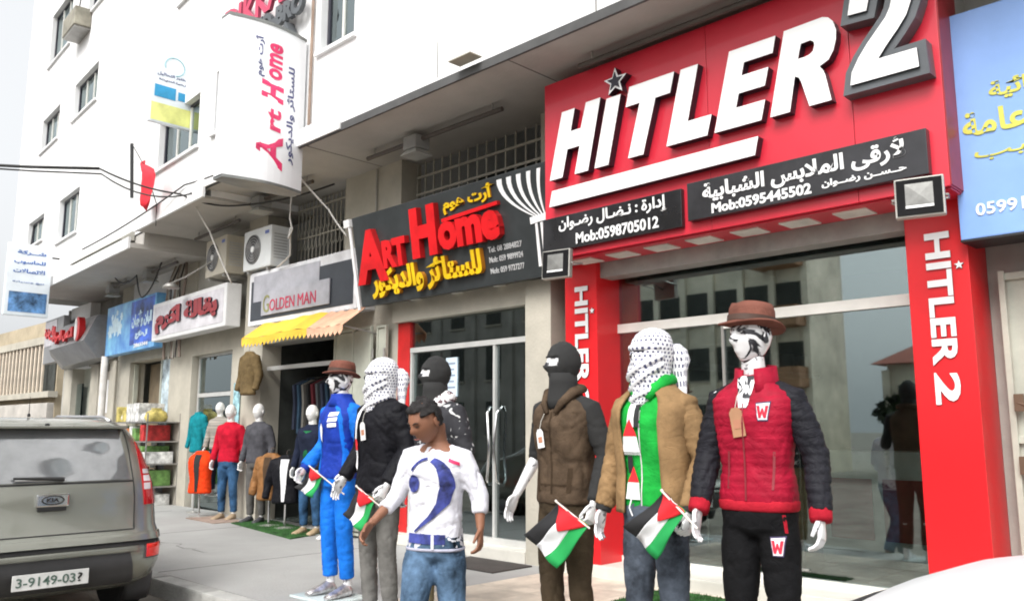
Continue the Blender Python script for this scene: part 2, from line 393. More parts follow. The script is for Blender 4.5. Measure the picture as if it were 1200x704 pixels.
# dark voids behind the grilles
q = MB(); q.box(-8.5, -5.3, 7.9, 7.95, 3.6, 5.0); q.box(-11.92, -9.8, 7.9, 7.95, 3.6, 5.0); q.build('mezzanine_back', DARK, bA)

q = MB(); q.box(-4.36, -4.35, 5.494, 5.499, 5.07, 13); q.build('wall_joint', mat('dark joint line', (.2, .19, .18), .9), bA)
q = MB(); q.tube([(-8.93, 5.46, 5.0), (-8.93, 5.46, 13)], .02, 6); q.build('drain_pipe', mat('rusty pipe', (.30, .22, .17), .8), bA)
for x, y, z, w_ in ((-6.5, 5.497, 5.07, .5), (-2.5, 5.497, 5.07, .8)): q = MB(); q.box(x, x + .006, 5.493, 5.4985, z + .1, z + w_); q.build('crack', mat('dark joint line', (.2, .19, .18), .9), bA)
# grilles -------------------------------------------------------------------
BARM = mat('painted grille bar', (.42, .40, .34), .6)
def grille(label, x0, x1, z0, z1, y, pitch, hz, ornate=False):
    g = thing('window_grille', label, 'grille', ((x0 + x1) / 2, y, z0)); hw = (x1 - x0) / 2
    b = MB(); b.box(-.008, .008, -.008, .008, 0, z1 - z0); bm_ = b.mesh('bar', BARM)
    n = int((x1 - x0) / pitch)
    for i in range(n + 1): link('bar', bm_, g, (-hw + i * (x1 - x0) / n, 0, 0))
    r = MB(); r.box(-hw, hw, -.022, -.009, -.015, .015); rm = r.mesh('rail', BARM)
    for h in hz: link('rail', rm, g, (0, 0, h - z0))
    if ornate:
        for i in range(n):
            q = MB(); cx = -hw + (i + .5) * (x1 - x0) / n
            q.tube([(cx + .05 * math.sin(t * math.pi * 2 / 12), -.015, .55 + .16 * math.cos(t * math.pi * 2 / 12)) for t in range(13)], .007, 5, cap=False)
            q.build('scroll', BARM, g)
grille('barred mezzanine opening above the black curtain shop sign', -8.48, -5.35, 3.95, 4.98, 6.86, .16, (4.2, 4.55, 4.78))
grille('ornate barred mezzanine opening behind the fan unit and the grey shop sign', -11.4, -9.72, 3.82, 4.98, 6.86, .10, (3.85, 4.4, 4.85), True)

# ---------------------------------------------------------------- wing block
bB = thing('apartment_building', 'white apartment block at the far left end of the street front with small dark windows', 'building', wp(-12, 0), -P8)
W_B = [(-23.15, -21.2, 10.6, 12.0), (-20.35, -18.57, 8.4, 9.25), (-23.25, -21.62, 8.36, 9.2), (-14.46, -12.68, 5.85, 6.72), (-20.9, -19.3, 5.67, 6.65), (-23.85, -22.3, 6.0, 6.65), (-19.75, -18.2, 10.7, 11.9), (-13.85, -12.6, 8.64, 9.7), (-14.46, -12.7, 11, 12)]
def sh(h): return (h[0] + 12, h[1] + 12, h[2], h[3])
w = MB(); wall_holes(w, -13.6, -.03, 4.9, 14.5, 5.5, [sh(h) for h in W_B]); w.build('upper_wall', WHITE_WALL, bB, fix=False)
for h in W_B: window(bB, *sh(h), 5.5)
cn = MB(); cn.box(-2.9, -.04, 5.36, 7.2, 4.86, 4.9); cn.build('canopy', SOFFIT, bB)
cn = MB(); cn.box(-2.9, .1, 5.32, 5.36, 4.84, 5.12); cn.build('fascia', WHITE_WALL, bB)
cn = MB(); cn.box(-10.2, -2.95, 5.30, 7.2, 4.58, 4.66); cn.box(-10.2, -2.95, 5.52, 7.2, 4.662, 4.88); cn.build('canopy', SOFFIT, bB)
cn = MB(); cn.box(-10.2, -2.95, 5.26, 5.298, 4.56, 4.76); cn.build('fascia', WHITE_WALL, bB)
cn = MB(); cn.add([(-6.6, 5.25, 4.80), (-3.4, 5.25, 4.80), (-3.4, 5.5, 5.0), (-6.6, 5.5, 5.0), (-6.6, 5.5, 4.8), (-3.4, 5.5, 4.8)], [(0, 1, 2, 3), (1, 5, 2), (0, 3, 4), (0, 4, 5, 1)]); cn.build('ledge_flashing', GREYWALL, bB)
# ground floor walls of the wing
def wp_box(x0, x1, z0, z1, y0=6.66, y1=6.95, m_=PIER, nm='pier'): q = MB(); q.box(x0 + 12, x1 + 12, y0, y1, z0, z1); return q.build(nm, m_, bB)
wp_box(-13.6, -12.42, .1, 3.3, 6.62); wp_box(-16.5, -15.4, .1, 4.6, 6.64); wp_box(-19.65, -18.85, .1, 4.6, 6.64); wp_box(-15.4, -13.6, 2.82, 3.3, 6.64, nm='lintel')
wp_box(-18.85, -16.5, 2.9, 3.6, 6.64, nm='lintel'); wp_box(-18.85, -16.5, 3.605, 4.6, 6.62, m_=WHITE_WALL, nm='wall_band'); wp_box(-15.4, -12.42, 3.305, 4.85, 6.68, m_=GREYWALL, nm='wall_band')
wp_box(-23.8, -22.1, 3.0, 4.57, 6.64, m_=WHITE_WALL, nm='wall_band'); wp_box(-22.1, -19.65, 3.0, 3.8, 6.7, nm='lintel'); wp_box(-22.1, -19.65, 3.803, 4.57, 6.86, m_=mat('rolled grey shutter', (.22, .21, .19), .7), nm='shutter')
wp_box(-23.9, -23.2, .1, 3.0, 6.62); wp_box(-21.6, -21.0, .1, 3.0, 6.62); wp_box(-20.1, -19.66, .1, 3.0, 6.6); wp_box(-23.2, -22.6, .1, 3.0, 6.9, 6.95, m_=CREAM, nm='panel')
wp_box(-26, -12, .1, 4.55, 9.2, 9.3, m_=DARK, nm='back_wall'); wp_box(-24.0, -23.9, .1, 4.55, 6.62, 9.19, m_=GREYWALL, nm='side_wall')
wp_box(-26, -12, .1, .14, 6.9, 9.19, m_=IFLOOR, nm='shop_floor')

# ---------------------------------------------------------------- the red clothes shop
# shopfront
sf = thing('shopfront', 'wide glass shopfront of the red clothes shop, reflecting houses across the street', 'shopfront', (-3.7, 6.66, .27))
def L(mb, name, mats, parent, o, **k):   # geometry written in world coordinates, stored relative to its thing
    mb.v = [(v[0] - o[0], v[1] - o[1], v[2] - o[2]) for v in mb.v]; return mb.build(name, mats, parent, **k)
O = (-3.7, 6.66, .27)
q = MB(); q.box(-5.06, -2.22, 6.655, 6.667, .33, 2.43); L(q, 'pane', GLASS, sf, O)
q = MB(); q.box(-5.06, -2.22, 6.655, 6.667, 2.52, 3.12); L(q, 'pane', GLASS, sf, O)
q = MB(); q.box(-5.10, -2.20, 6.62, 6.70, 2.432, 2.518); L(q, 'transom', WALU, sf, O)
q = MB(); q.box(-5.10, -2.20, 6.62, 6.70, .27, .328); L(q, 'sill', WALU, sf, O)
for x in (-5.10, -2.255): q = MB(); q.box(x, x + .04, 6.61, 6.71, .33, 3.12); L(q, 'frame', ALU, sf, O)
q = MB(); q.box(-3.905, -3.88, 6.635, 6.652, .40, 2.43); q.box(-3.905, -3.2, 6.635, 6.652, .385, .40); L(q, 'door_frame', STEEL, sf, O)
q = MB(); q.box(-3.86, -3.62, 6.60, 6.62, 2.38, 2.43); L(q, 'door_closer', WALU, sf, O)
q = MB(); q.box(-5.40, -4.86, 6.70, 6.72, .27, 3.12); L(q, 'jamb_panel', mat('ochre panel', (.36, .27, .10), .6), sf, O)
q = MB(); q.box(-5.44, -5.40, 6.56, 6.699, .27, 3.0); L(q, 'frame', ALU, sf, O)
q = MB(); q.bbox(-5.40, -1.95, 6.36, 6.56, 2.95, 3.11, .008); L(q, 'shutter_box', mat('grey shutter box', (.33, .32, .30), .5, vary=.1, vscale=5), sf, O)
# pillars
def red_pillar(x0, x1, label):
    y0 = 6.3; o = ((x0 + x1) / 2, y0, .27)
    t = thing('shop_pillar', label, 'pillar', o, group='red pillars of the clothes shop')
    q = MB(); q.bbox(x0, x1, y0, 6.72, .27, 3.10, .006); L(q, 'pillar_panel', REDP, t, o)
    xt = x0 + .135
    for s_, a, b, nm in (('HITLER', 2.88, 1.94, 'lettering'), ('2', 1.89, 1.67, 'number')):
        q = MB(); text(q, s_, (a - b, .165), Mdown(xt, y0 - .002, a), off=.032, ext=.05, depth=.012, side=1); L(q, nm, [LW, SIDE], t, o)
    q = MB(); q.prism(star(xt + .215, 2.63, .032), y0 - .014, y0 - .001, 0, 1); L(q, 'star', [LW, SIDE], t, o)
    return t
red_pillar(-5.44, -5.04 + .0, 'red pillar with white vertical lettering between the cream wall and the shop glass')
red_pillar(-2.17, -1.76, 'red pillar with white vertical lettering beside the grey metal gate')
# soffit with pale tiles
o = (-3.6, 6.15, 3.12)
so = thing('sign_soffit', 'red underside panel with a row of pale square lamps above the shop glass', 'ceiling panel', o)
q = MB(); q.box(-5.375, -1.745, 5.99, 6.355, 3.098, 3.107); L(q, 'panel', RED, so, o)
for i in range(8): q = MB(); x = -5.18 + i * .43; q.bbox(x, x + .25, 6.07, 6.29, 3.088, 3.099, .003); L(q, 'lamp_panel', mat('pale lamp panel', (.75, .74, .68), .4), so, o)
# the big sign
o = (-3.55, 5.95, 3.11)
sg = thing('shop_sign', 'huge red shop sign with slanted white block letters, a star and a number', 'sign', o)
Y = 5.95
q = MB()
for a, b in ((-5.38, -3.55), (-3.546, -2.35), (-2.346, -1.735)): q = MB(); q.bbox(a, b, Y, Y + .40, 3.11, 4.88, .004); L(q, 'panel', RED, sg, o)
q = MB(); q.box(-1.734, -1.726, Y + .004, Y + .4, 3.12, 4.87); L(q, 'side_panel', DRED, sg, o)
LET = {'H': [(-5.082, 4.505), (-4.922, 4.505), (-4.975, 4.29), (-4.852, 4.29), (-4.785, 4.522), (-4.613, 4.522), (-4.771, 3.86), (-4.932, 3.86), (-4.868, 4.121), (-5.018, 4.121), (-5.083, 3.86), (-5.245, 3.86)],
 'I': [(-4.542, 4.488), (-4.38, 4.488), (-4.534, 3.862), (-4.694, 3.862)],
 'T': [(-4.284, 4.525), (-3.809, 4.525), (-3.858, 4.348), (-4.007, 4.348), (-4.150, 3.87), (-4.314, 3.87), (-4.176, 4.348), (-4.328, 4.348)],
 'L': [(-3.744, 4.52), (-3.574, 4.52), (-3.691, 4.05), (-3.464, 4.05), (-3.51, 3.882), (-3.909, 3.882)],
 'E': [(-3.282, 4.532), (-2.876, 4.532), (-2.907, 4.4), (-3.154, 4.4), (-3.18, 4.297), (-2.948, 4.297), (-2.984, 4.155), (-3.212, 4.155), (-3.240, 4.042), (-2.987, 4.042), (-3.027, 3.884), (-3.443, 3.884)],
 'R': [(-2.806, 4.543), (-2.50, 4.55), (-2.455, 4.532), (-2.42, 4.49), (-2.400, 4.413), (-2.407, 4.34), (-2.43, 4.265), (-2.47, 4.205), (-2.541, 4.174), (-2.512, 4.13), (-2.500, 4.09), (-2.464, 3.89), (-2.635, 3.89), (-2.69, 4.10), (-2.705, 4.135), (-2.736, 4.155), (-2.79, 3.886), (-2.952, 3.886)]}
RH = [(-2.676, 4.397), (-2.60, 4.400), (-2.575, 4.38), (-2.571, 4.35), (-2.585, 4.31), (-2.61, 4.292), (-2.644, 4.284), (-2.705, 4.284)]
for ch, pts in LET.items():
    q = MB(); q.prism(pts, Y - .085, Y - .002, 0, 1, [RH] if ch == 'R' else []); L(q, 'letter', [LW, SIDE], sg, o)
TWO = [(-2.296, 3.931), (-2.28, 4.025), (-2.227, 4.118), (-2.16, 4.205), (-2.083, 4.289), (-2.023, 4.355), (-1.989, 4.418), (-1.969, 4.498), (-1.965, 4.584), (-2.0, 4.63), (-2.071, 4.636), (-2.115, 4.587), (-2.15, 4.45), (-2.285, 4.46), (-2.262, 4.575), (-2.224, 4.685), (-2.155, 4.77), (-2.031, 4.786), (-1.914, 4.738), (-1.842, 4.643), (-1.821, 4.527), (-1.842, 4.428), (-1.883, 4.325), (-1.947, 4.241), (-2.021, 4.159), (-2.092, 4.069), (-1.833, 4.067), (-1.826, 3.929)]
def outset(pts, d):
    n = len(pts); out = []
    ar = sum(pts[i][0] * pts[(i + 1) % n][1] - pts[(i + 1) % n][0] * pts[i][1] for i in range(n)); sgn = 1 if ar > 0 else -1
    for i in range(n):
        a, b, c_ = Vector(pts[i - 1]), Vector(pts[i]), Vector(pts[(i + 1) % n])
        n1 = (b - a).normalized(); n2 = (c_ - b).normalized(); n1 = Vector((n1.y, -n1.x)) * sgn; n2 = Vector((n2.y, -n2.x)) * sgn
        nn = (n1 + n2); nn = nn.normalized() if nn.length > 1e-3 else n1
        k = d / max(.5, nn.dot(n1)); out.append((b.x + nn.x * k, b.y + nn.y * k))
    return out
q = MB(); q.prism(outset(TWO, .055), Y - .125, Y - .002, 0); nb = L(q, 'number_backing', CHAR, sg, o)
q = MB(); q.prism(TWO, Y - .15, Y - .127, 0, 1); q.v = [(v[0] - o[0], v[1] - o[1], v[2] - o[2]) for v in q.v]; q.build('number', [LW, SIDE], sg)
q = MB(); q.prism(star(-4.44, 4.625, .135), Y - .085, Y - .002, 0, 1); L(q, 'star', [LW, SIDE], sg, o)
q = MB(); q.prism(star(-4.44, 4.625, .088), Y - .095, Y - .086, 0); L(q, 'star_inset', SIDE, sg, o)
q = MB(); q.prism([(-5.217, 3.752), (-3.06, 3.762), (-3.094, 3.616), (-5.254, 3.600)], Y - .085, Y - .002, 0, 1); L(q, 'underline_bar', [LW, SIDE], sg, o)
q = MB(); q.bbox(-5.37, -3.80, Y - .05, Y - .001, 3.17, 3.50, .006); L(q, 'contact_panel', BLK, sg, o)
q = MB(); q.bbox(-3.73, -1.84, Y - .07, Y - .001, 3.20, 3.52, .006); L(q, 'contact_panel', GREYP, sg, o)
q = MB()
def tl_(s_, box, M_, off, ext, ar=False, m_=LW, par=None):
    q = MB(); text(q, s_, box, M_, off, ext, arabic=ar); return L(q, 'lettering', m_, par or sg, o, fix=False)
tl_('إدارة : نـضـال رضـوان', (1.22, .145), Mfront(-5.16, Y - .052, 3.335), .02, .02, True)
tl_('Mob:0598705012', (.92, .105), Mfront(-4.95, Y - .052, 3.20), .02, .02)
tl_('لأرقى الملابس الشبابية', (1.60, .185), Mfront(-3.58, Y - .072, 3.318), .03, .02, True)
tl_('Mob:0595445502', (.84, .085), Mfront(-3.50, Y - .072, 3.222), .03, .02)
tl_('حــســن رضــوان', (.60, .065), Mfront(-2.58, Y - .072, 3.24), .03, .02, True)

# flood lights at the sign corners
def flood(x, y, z, yaw, tilt, label):
    t = thing('flood_light', label, 'lamp', (x, y, z), yaw, 'flood lights under the red sign')
    q = MB(); q.bbox(-.15, .15, -.008, .05, -.135, .135, .012); M_ = Matrix.Rotation(tilt, 4, 'X'); q.xf(M_); q.build('housing', mat('silver lamp rim', (.36, .35, .32), .45, .2), t)
    q = MB(); q.box(-.137, .137, -.016, -.0085, -.122, .122); q.xf(M_); q.build('bezel', mat('black lamp bezel', (.012, .012, .013), .7, spec=.08), t)
    # reflector: four slanted faces behind the front
    q = MB(); a = [(-.084, -.018, -.075), (.084, -.018, -.075), (.084, -.018, .09), (-.084, -.018, .09)]; c = (0, .0, .0)
    q.add(a + [(.0, -.024, .01)], [(0, 1, 4), (1, 2, 4), (2, 3, 4), (3, 0, 4)])
    q.xf(M_); q.build('reflector', mat('lamp reflector', (.20, .20, .19), .45, .4, vary=.12, vscale=14), t)
    q = MB(); q.xf(Matrix.Identity(4)); q.box(-.084, .084, -.022, -.019, -.078, -.062); q.xf(M_); q.build('light_edge', LW, t)
    q = MB(); q.tube([(-.15, .02, 0), (-.165, .02, .0), (-.165, .2, .02), (.165, .2, .02), (.165, .02, 0), (.15, .02, 0)], .008, 6); q.build('bracket', STEEL, t)
    q = MB(); q.tube([(.02, .05, 0), (.06, .12, -.05), (.03, .22, 0)], .006, 6); q.build('cable', CABLE, t)
flood(-1.86, 5.72, 3.01, R(14), R(-4), 'square flood light at the right corner below the red sign')
flood(-5.08, 5.76, 3.01, R(10), R(-4), 'square flood light at the left corner of the red sign beside the curtain shop sign')

# blue sign on the far right
o = (-.8, 6.2, 2.78)
bs = thing('shop_sign', 'light blue sign board with faint yellow writing and a phone number', 'sign', o)
q = MB(); q.bbox(-1.77, 1.2, 6.2, 6.5, 2.78, 4.40, .01); L(q, 'board', mat('light blue vinyl', (.23, .40, .78), .4, vary=.05, vscale=2), bs, o)
q = MB(); q.box(-1.771, 1.2, 6.197, 6.499, 2.765, 2.779); L(q, 'edge_trim', BLACKM, bs, o)
YEL = mat('faded yellow lettering', (.62, .60, .10), .6, vary=.1)
tl_('أجهزة ومعدات كهربائية', (1.6, .17), Mfront(-1.52, 6.198, 3.70), .03, .02, True, YEL, bs)
tl_('وخدمات هندسية عامة', (1.9, .22), Mfront(-1.70, 6.198, 3.44), .03, .02, True, YEL, bs)
tl_('صيانة وتركيب', (1.3, .12), Mfront(-1.64, 6.198, 3.30), .01, .02, True, YEL, bs)
q = MB(); text(q, '0599181', (.42, .085), Mfront(-1.66, 6.198, 2.93), .015, .02); L(q, 'phone_number', LW, bs, o, fix=False)

# metal gate at the right
o = (0, 6.6, .15)
gt = thing('metal_gate', 'pale grey green metal gate with rails beside the red pillar', 'gate', o)
for x0, x1 in ((-1.66, -.35), (-.34, 1.0)):
    for z0, z1 in ((.2, .98), (1.0, 1.42), (1.44, 2.55)):
        q = MB(); q.bbox(x0, x1, 6.62, 6.65, z0, z1, .004); L(q, 'panel', CREAM, gt, o)
    for z in (.99, 1.43, 2.56): q = MB(); q.bbox(x0, x1, 6.585, 6.619, z - .025, z + .025, .006); L(q, 'rail', CREAM, gt, o)
    for x in (x0, x1 - .04): q = MB(); q.bbox(x, x + .04, 6.572, 6.584, .18, 2.6, .004); L(q, 'stile', CREAM, gt, o)
for z in (1.62, 1.2): q = MB(); q.bbox(-1.62, -1.56, 6.54, 6.57, z, z + .12, .006); L(q, 'hinge', mat('rusty metal', (.13, .08, .05), .8), gt, o)
q = MB(); q.tube([(-1.6, 6.55, 1.68), (-1.45, 6.53, 1.62), (-1.3, 6.55, 1.60), (-1.1, 6.55, 1.63)], .012, 6); L(q, 'chain', mat('rusty metal', (.13, .08, .05), .8), gt, o)
q = MB(); q.bbox(-1.46, -1.1, 6.60, 6.618, 1.82, 2.22, .003); L(q, 'paper_notice', LW, gt, o)

# interior of the clothes shop
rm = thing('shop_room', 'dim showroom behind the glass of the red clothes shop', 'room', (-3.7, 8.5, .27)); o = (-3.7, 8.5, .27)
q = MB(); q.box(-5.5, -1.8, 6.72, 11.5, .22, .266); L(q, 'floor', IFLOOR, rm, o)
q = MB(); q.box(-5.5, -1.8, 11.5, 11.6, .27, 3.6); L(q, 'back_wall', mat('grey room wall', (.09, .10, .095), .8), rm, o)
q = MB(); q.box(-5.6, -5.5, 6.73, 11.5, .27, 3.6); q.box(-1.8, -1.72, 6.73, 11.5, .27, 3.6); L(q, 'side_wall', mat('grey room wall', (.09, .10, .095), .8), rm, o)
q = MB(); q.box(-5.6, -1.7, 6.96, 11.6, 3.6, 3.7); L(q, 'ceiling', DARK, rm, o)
for i in range(4):
    q = MB(); q.box(-5.48, -5.1, 7.4 + i, 8.2 + i, 1.0, 1.04); q.box(-5.48, -5.1, 7.4 + i, 8.2 + i, 1.6, 1.64); q.box(-5.48, -5.1, 7.4 + i, 8.2 + i, 2.2, 2.24); L(q, 'shelf', mat('white shelf', (.5, .5, .48), .5), rm, o)
    for k in range(3):
        q = MB()
        for j in range(5): q.box(-5.44, -5.14, 7.45 + i + j * .14, 7.56 + i + j * .14, 1.045 + .6 * k, 1.18 + .6 * k + .05 * ((i + j + k) % 3))
        L(q, 'folded_clothes', mat(f'folded clothes {k}', [(.35, .03, .04), (.05, .06, .12), (.3, .3, .28)][k], .9), rm, o)
ct = thing('shop_counter', 'white sales counter with red front panels inside the clothes shop', 'counter', (-3.0, 8.3, .27)); o = (-3.0, 8.3, .27)
q = MB(); q.bbox(-3.7, -2.6, 8.0, 8.5, .27, 1.30, .02); L(q, 'counter_body', mat('white counter', (.75, .75, .72), .4), ct, o)
for i in range(2): q = MB(); q.bbox(-3.6 + i * .5, -3.2 + i * .5, 7.98, 7.998, .5, 1.05, .004); L(q, 'panel', DRED, ct, o)
o = (-2.35, 7.6, .27)
cb = thing('display_cabinet', 'pale blue grey cabinet standing inside the shop glass near the right pillar', 'cabinet', o)
q = MB(); q.bbox(-2.5, -2.2, 7.3, 7.9, .27, 1.55, .01); L(q, 'cabinet_body', mat('blue grey laminate', (.25, .33, .36), .5), cb, o)
q = MB(); q.box(-2.495, -2.205, 7.29, 7.299, .9, .91); L(q, 'drawer_gap', DARK, cb, o)
o = (-4.2, 7.6, .27)
dt = thing('clothes_rail', 'chrome clothes rail with dark garments standing behind the shop glass', 'rail', o)
q = MB(); q.tube([(-4.7, 7.6, .27), (-4.7, 7.6, 1.75), (-3.7, 7.6, 1.75), (-3.7, 7.6, .27)], .015, 8); L(q, 'rail_frame', CHROME, dt, o)
for i in range(9):
    q = MB(); x = -4.62 + i * .105; q.loft([[(x + a * .02, 7.6 + b * w_, z) for a, b in ((-1, -1), (1, -1), (1, 1), (-1, 1))] for z, w_ in ((.75, .2), (1.3, .19), (1.6, .22), (1.70, .04))]); L(q, 'garment', mat(f'rail garment {i % 4}', [(.05, .05, .06), (.15, .02, .02), (.06, .09, .06), (.2, .18, .15)][i % 4], .9), dt, o)

# ---------------------------------------------------------------- the curtain shop
o = (-7.3, 6.6, .27)
cs = thing('shopfront', 'glass door front of the curtain shop with a red frame strip and hanging curtains', 'shopfront', o)
q = MB(); q.box(-8.50, -8.26, 6.60, 6.68, .27, 2.825); L(q, 'red_panel', mat('red frame strip', (.55, .02, .02), .4), cs, o)
q = MB(); q.box(-8.25, -6.14, 6.60, 6.68, 2.44, 2.50); L(q, 'transom', ALU, cs, o)
q = MB(); q.box(-8.25, -6.14, 6.60, 6.68, .27, .34); L(q, 'sill', ALU, cs, o)
for x in (-8.25, -6.78): q = MB(); q.box(x, x + .035, 6.605, 6.675, .34, 2.44); L(q, 'frame', ALU, cs, o)
q = MB(); q.box(-8.21, -6.79, 6.64, 6.65, .345, 2.435); L(q, 'pane', GLASS, cs, o)
q = MB(); q.box(-6.74, -6.13, 6.64, 6.65, .345, 2.435); L(q, 'pane', GLASS, cs, o)
q = MB(); q.box(-8.25, -6.13, 6.64, 6.65, 2.505, 2.825); L(q, 'pane', GLASS, cs, o)
for x, sg_ in ((-6.85, 1), (-6.66, -1)):
    q = MB(); q.tube([(x, 6.63, 1.75), (x + .02 * sg_, 6.57, 1.68), (x + .06 * sg_, 6.56, 1.3), (x + .02 * sg_, 6.57, .95), (x, 6.63, .9)], .016, 8); L(q, 'handle', CHROME, cs, o, smooth=True)
q = MB(); q.box(-7.60, -7.40, 6.625, 6.637, 1.88, 2.34); L(q, 'paper_notice', mat('pale blue paper', (.6, .72, .82), .8), cs, o)
q = MB()
for k in range(5): q.box(-7.57, -7.43 - .02 * (k % 2), 6.621, 6.624, 2.26 - k * .07, 2.28 - k * .07)
L(q, 'notice_print', mat('grey print', (.25, .3, .4), .8), cs, o)
def drape(parent, o, x0, x1, z0, z1, y, m_, n=50, amp=.035):
    q = MB(); rings = []
    for z in (z0, (z0 + z1) / 2, z1):
        rings.append([(x0 + (x1 - x0) * k / n, y + amp * math.sin(k * 1.55) + amp * .4 * math.sin(k * .7 + 1), z) for k in range(n + 1)])
    q.loft(rings, False, closed=False); return L(q, 'curtain', m_, parent, o, smooth=True, fix=False)
SHEER = mat('white sheer curtain', (.62, .62, .68), .9, vary=.15, vscale=5)
for a, b in ((-7.72, -7.38), (-7.2, -6.98), (-6.72, -6.6), (-6.5, -6.25)): drape(cs, o, a, b, 2.5, 2.85, 6.69, SHEER, 22, .02)
STR = mat('orange striped curtain', (.55, .20, .03), .8, vary=.3, vscale=3, stretch=(12, 1, .2))
drape(cs, o, -8.22, -7.86, .3, 2.85, 6.70, STR, 26, .02)
drape(cs, o, -8.2, -7.9, .3, 2.4, 6.80, mat('dark red curtain', (.2, .02, .02), .9), 20)
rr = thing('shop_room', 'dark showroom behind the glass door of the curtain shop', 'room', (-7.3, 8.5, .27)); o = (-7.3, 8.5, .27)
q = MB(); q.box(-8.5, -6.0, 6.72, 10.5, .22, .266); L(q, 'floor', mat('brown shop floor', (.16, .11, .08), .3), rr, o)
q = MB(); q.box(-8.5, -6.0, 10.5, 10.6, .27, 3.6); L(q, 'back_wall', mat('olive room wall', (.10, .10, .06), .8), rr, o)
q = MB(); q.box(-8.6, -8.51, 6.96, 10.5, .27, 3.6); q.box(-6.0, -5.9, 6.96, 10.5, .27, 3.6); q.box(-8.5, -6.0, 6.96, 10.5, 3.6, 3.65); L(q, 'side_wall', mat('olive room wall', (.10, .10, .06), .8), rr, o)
o = (-7.0, 7.7, .27)
sfa = thing('sofa', 'maroon sofa inside the curtain shop', 'sofa', o)
q = MB(); q.bbox(-7.7, -6.2, 7.4, 8.1, .27, .75, .06); L(q, 'seat', mat('maroon upholstery', (.14, .015, .02), .8), sfa, o)
q = MB(); q.bbox(-7.7, -6.2, 8.0, 8.2, .6, 1.3, .06); L(q, 'backrest', mat('maroon upholstery', (.14, .015, .02), .8), sfa, o)
for x in (-7.8, -6.3): q = MB(); q.bbox(x, x + .2, 7.4, 8.1, .5, .95, .05); L(q, 'armrest', mat('maroon upholstery', (.14, .015, .02), .8), sfa, o)
o = (-6.95, 6.9, .27)
mi_ = thing('standing_mirror', 'oval mirror on a stand behind the curtain shop door', 'mirror', o)
q = MB(); q.lathe([(.001, -.01), (.09, -.008), (.1, 0), (.09, .008), (.001, .01)], 20); q.xf(Matrix.Translation((-6.98, 6.9, 1.75)) @ Matrix.Diagonal((1, 1, 2.6, 1)) @ Matrix.Rotation(R(90), 4, 'X')); L(q, 'mirror_plate', mat('mirror rim', (.4, .42, .44), .15, .8), mi_, o, smooth=True)
q = MB(); q.tube([(-6.98, 6.9, .28), (-6.98, 6.9, 1.52)], .015, 8); q.lathe([(.14, .27), (.14, .29), (.02, .31)], 16, -6.98, 6.9); L(q, 'stand', CHROME, mi_, o)
o = (-6.25, 6.85, 1.75)
cy = thing('display_box', 'small turquoise box on a thin pole behind the right pane of the curtain shop', 'box', o)
q = MB(); q.bbox(-6.40, -6.22, 6.80, 6.92, 1.72, 1.90, .02); L(q, 'carton', mat('turquoise card', (.03, .5, .55), .5), cy, o)
q = MB(); q.tube([(-6.31, 6.86, .27), (-6.31, 6.86, 1.715)], .012, 6); L(q, 'pole', ALU, cy, o)

# sign of the curtain shop (leans forward)
o = (-7.1, 6.25, 3.03)
ah = thing('shop_sign', 'charcoal shop sign with raised red and yellow lettering and a striped curtain emblem', 'sign', o)
ah.rotation_euler[0] = R(0)
TL = math.atan(.20 / 1.12)
Ms = Matrix.Translation(o) @ Matrix.Rotation(TL, 4, 'X') @ Matrix.Translation((-o[0], -o[1], -o[2]))
def LS(mb, name, mats, **k): mb.xf(Matrix.Translation((-o[0], -o[1], -o[2])) @ Ms); return mb.build(name, mats, ah, **k)
yf = 6.25
q = MB(); q.bbox(-8.80, -5.42, yf, yf + .12, 3.03, 4.17, .01); LS(q, 'board', mat('charcoal sign board', (.035, .04, .042), .35, vary=.15))
q = MB(); q.box(-8.78, -5.44, yf + .12, yf + .36, 3.035, 3.07); LS(q, 'underside', BLACKM)
for x in (-8.0, -7.25, -6.55, -5.8): q = MB(); q.lathe([(.07, 3.022), (.075, 3.03), (.07, 3.034)], 16, x, yf + .24); LS(q, 'down_light', mat('pale lamp panel', (.75, .74, .68), .4))
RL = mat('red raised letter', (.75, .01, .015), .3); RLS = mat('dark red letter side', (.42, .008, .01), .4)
q = MB()
def tx(s_, x, z, w_, h, mats=(0, 1), **k): text(q, s_, (w_, h), Mfront(x, yf - .003, z), side=mats[1], mi=mats[0], **k)
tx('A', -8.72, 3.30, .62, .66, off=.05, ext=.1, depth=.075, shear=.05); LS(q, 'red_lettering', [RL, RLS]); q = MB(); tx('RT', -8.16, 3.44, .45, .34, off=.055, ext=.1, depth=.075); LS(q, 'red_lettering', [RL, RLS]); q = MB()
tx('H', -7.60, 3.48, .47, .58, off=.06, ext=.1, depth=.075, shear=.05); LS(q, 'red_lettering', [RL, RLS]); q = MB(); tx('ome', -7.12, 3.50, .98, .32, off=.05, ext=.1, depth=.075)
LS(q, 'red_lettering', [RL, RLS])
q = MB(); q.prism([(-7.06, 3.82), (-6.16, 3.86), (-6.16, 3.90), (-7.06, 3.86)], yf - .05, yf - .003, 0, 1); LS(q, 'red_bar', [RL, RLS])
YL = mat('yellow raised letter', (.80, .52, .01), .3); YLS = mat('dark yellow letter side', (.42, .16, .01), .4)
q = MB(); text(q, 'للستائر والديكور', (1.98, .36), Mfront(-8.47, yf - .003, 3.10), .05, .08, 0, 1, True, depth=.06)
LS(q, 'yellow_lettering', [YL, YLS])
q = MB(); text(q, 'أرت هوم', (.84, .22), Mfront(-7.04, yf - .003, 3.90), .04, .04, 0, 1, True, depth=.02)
LS(q, 'yellow_lettering', [YL, YLS])
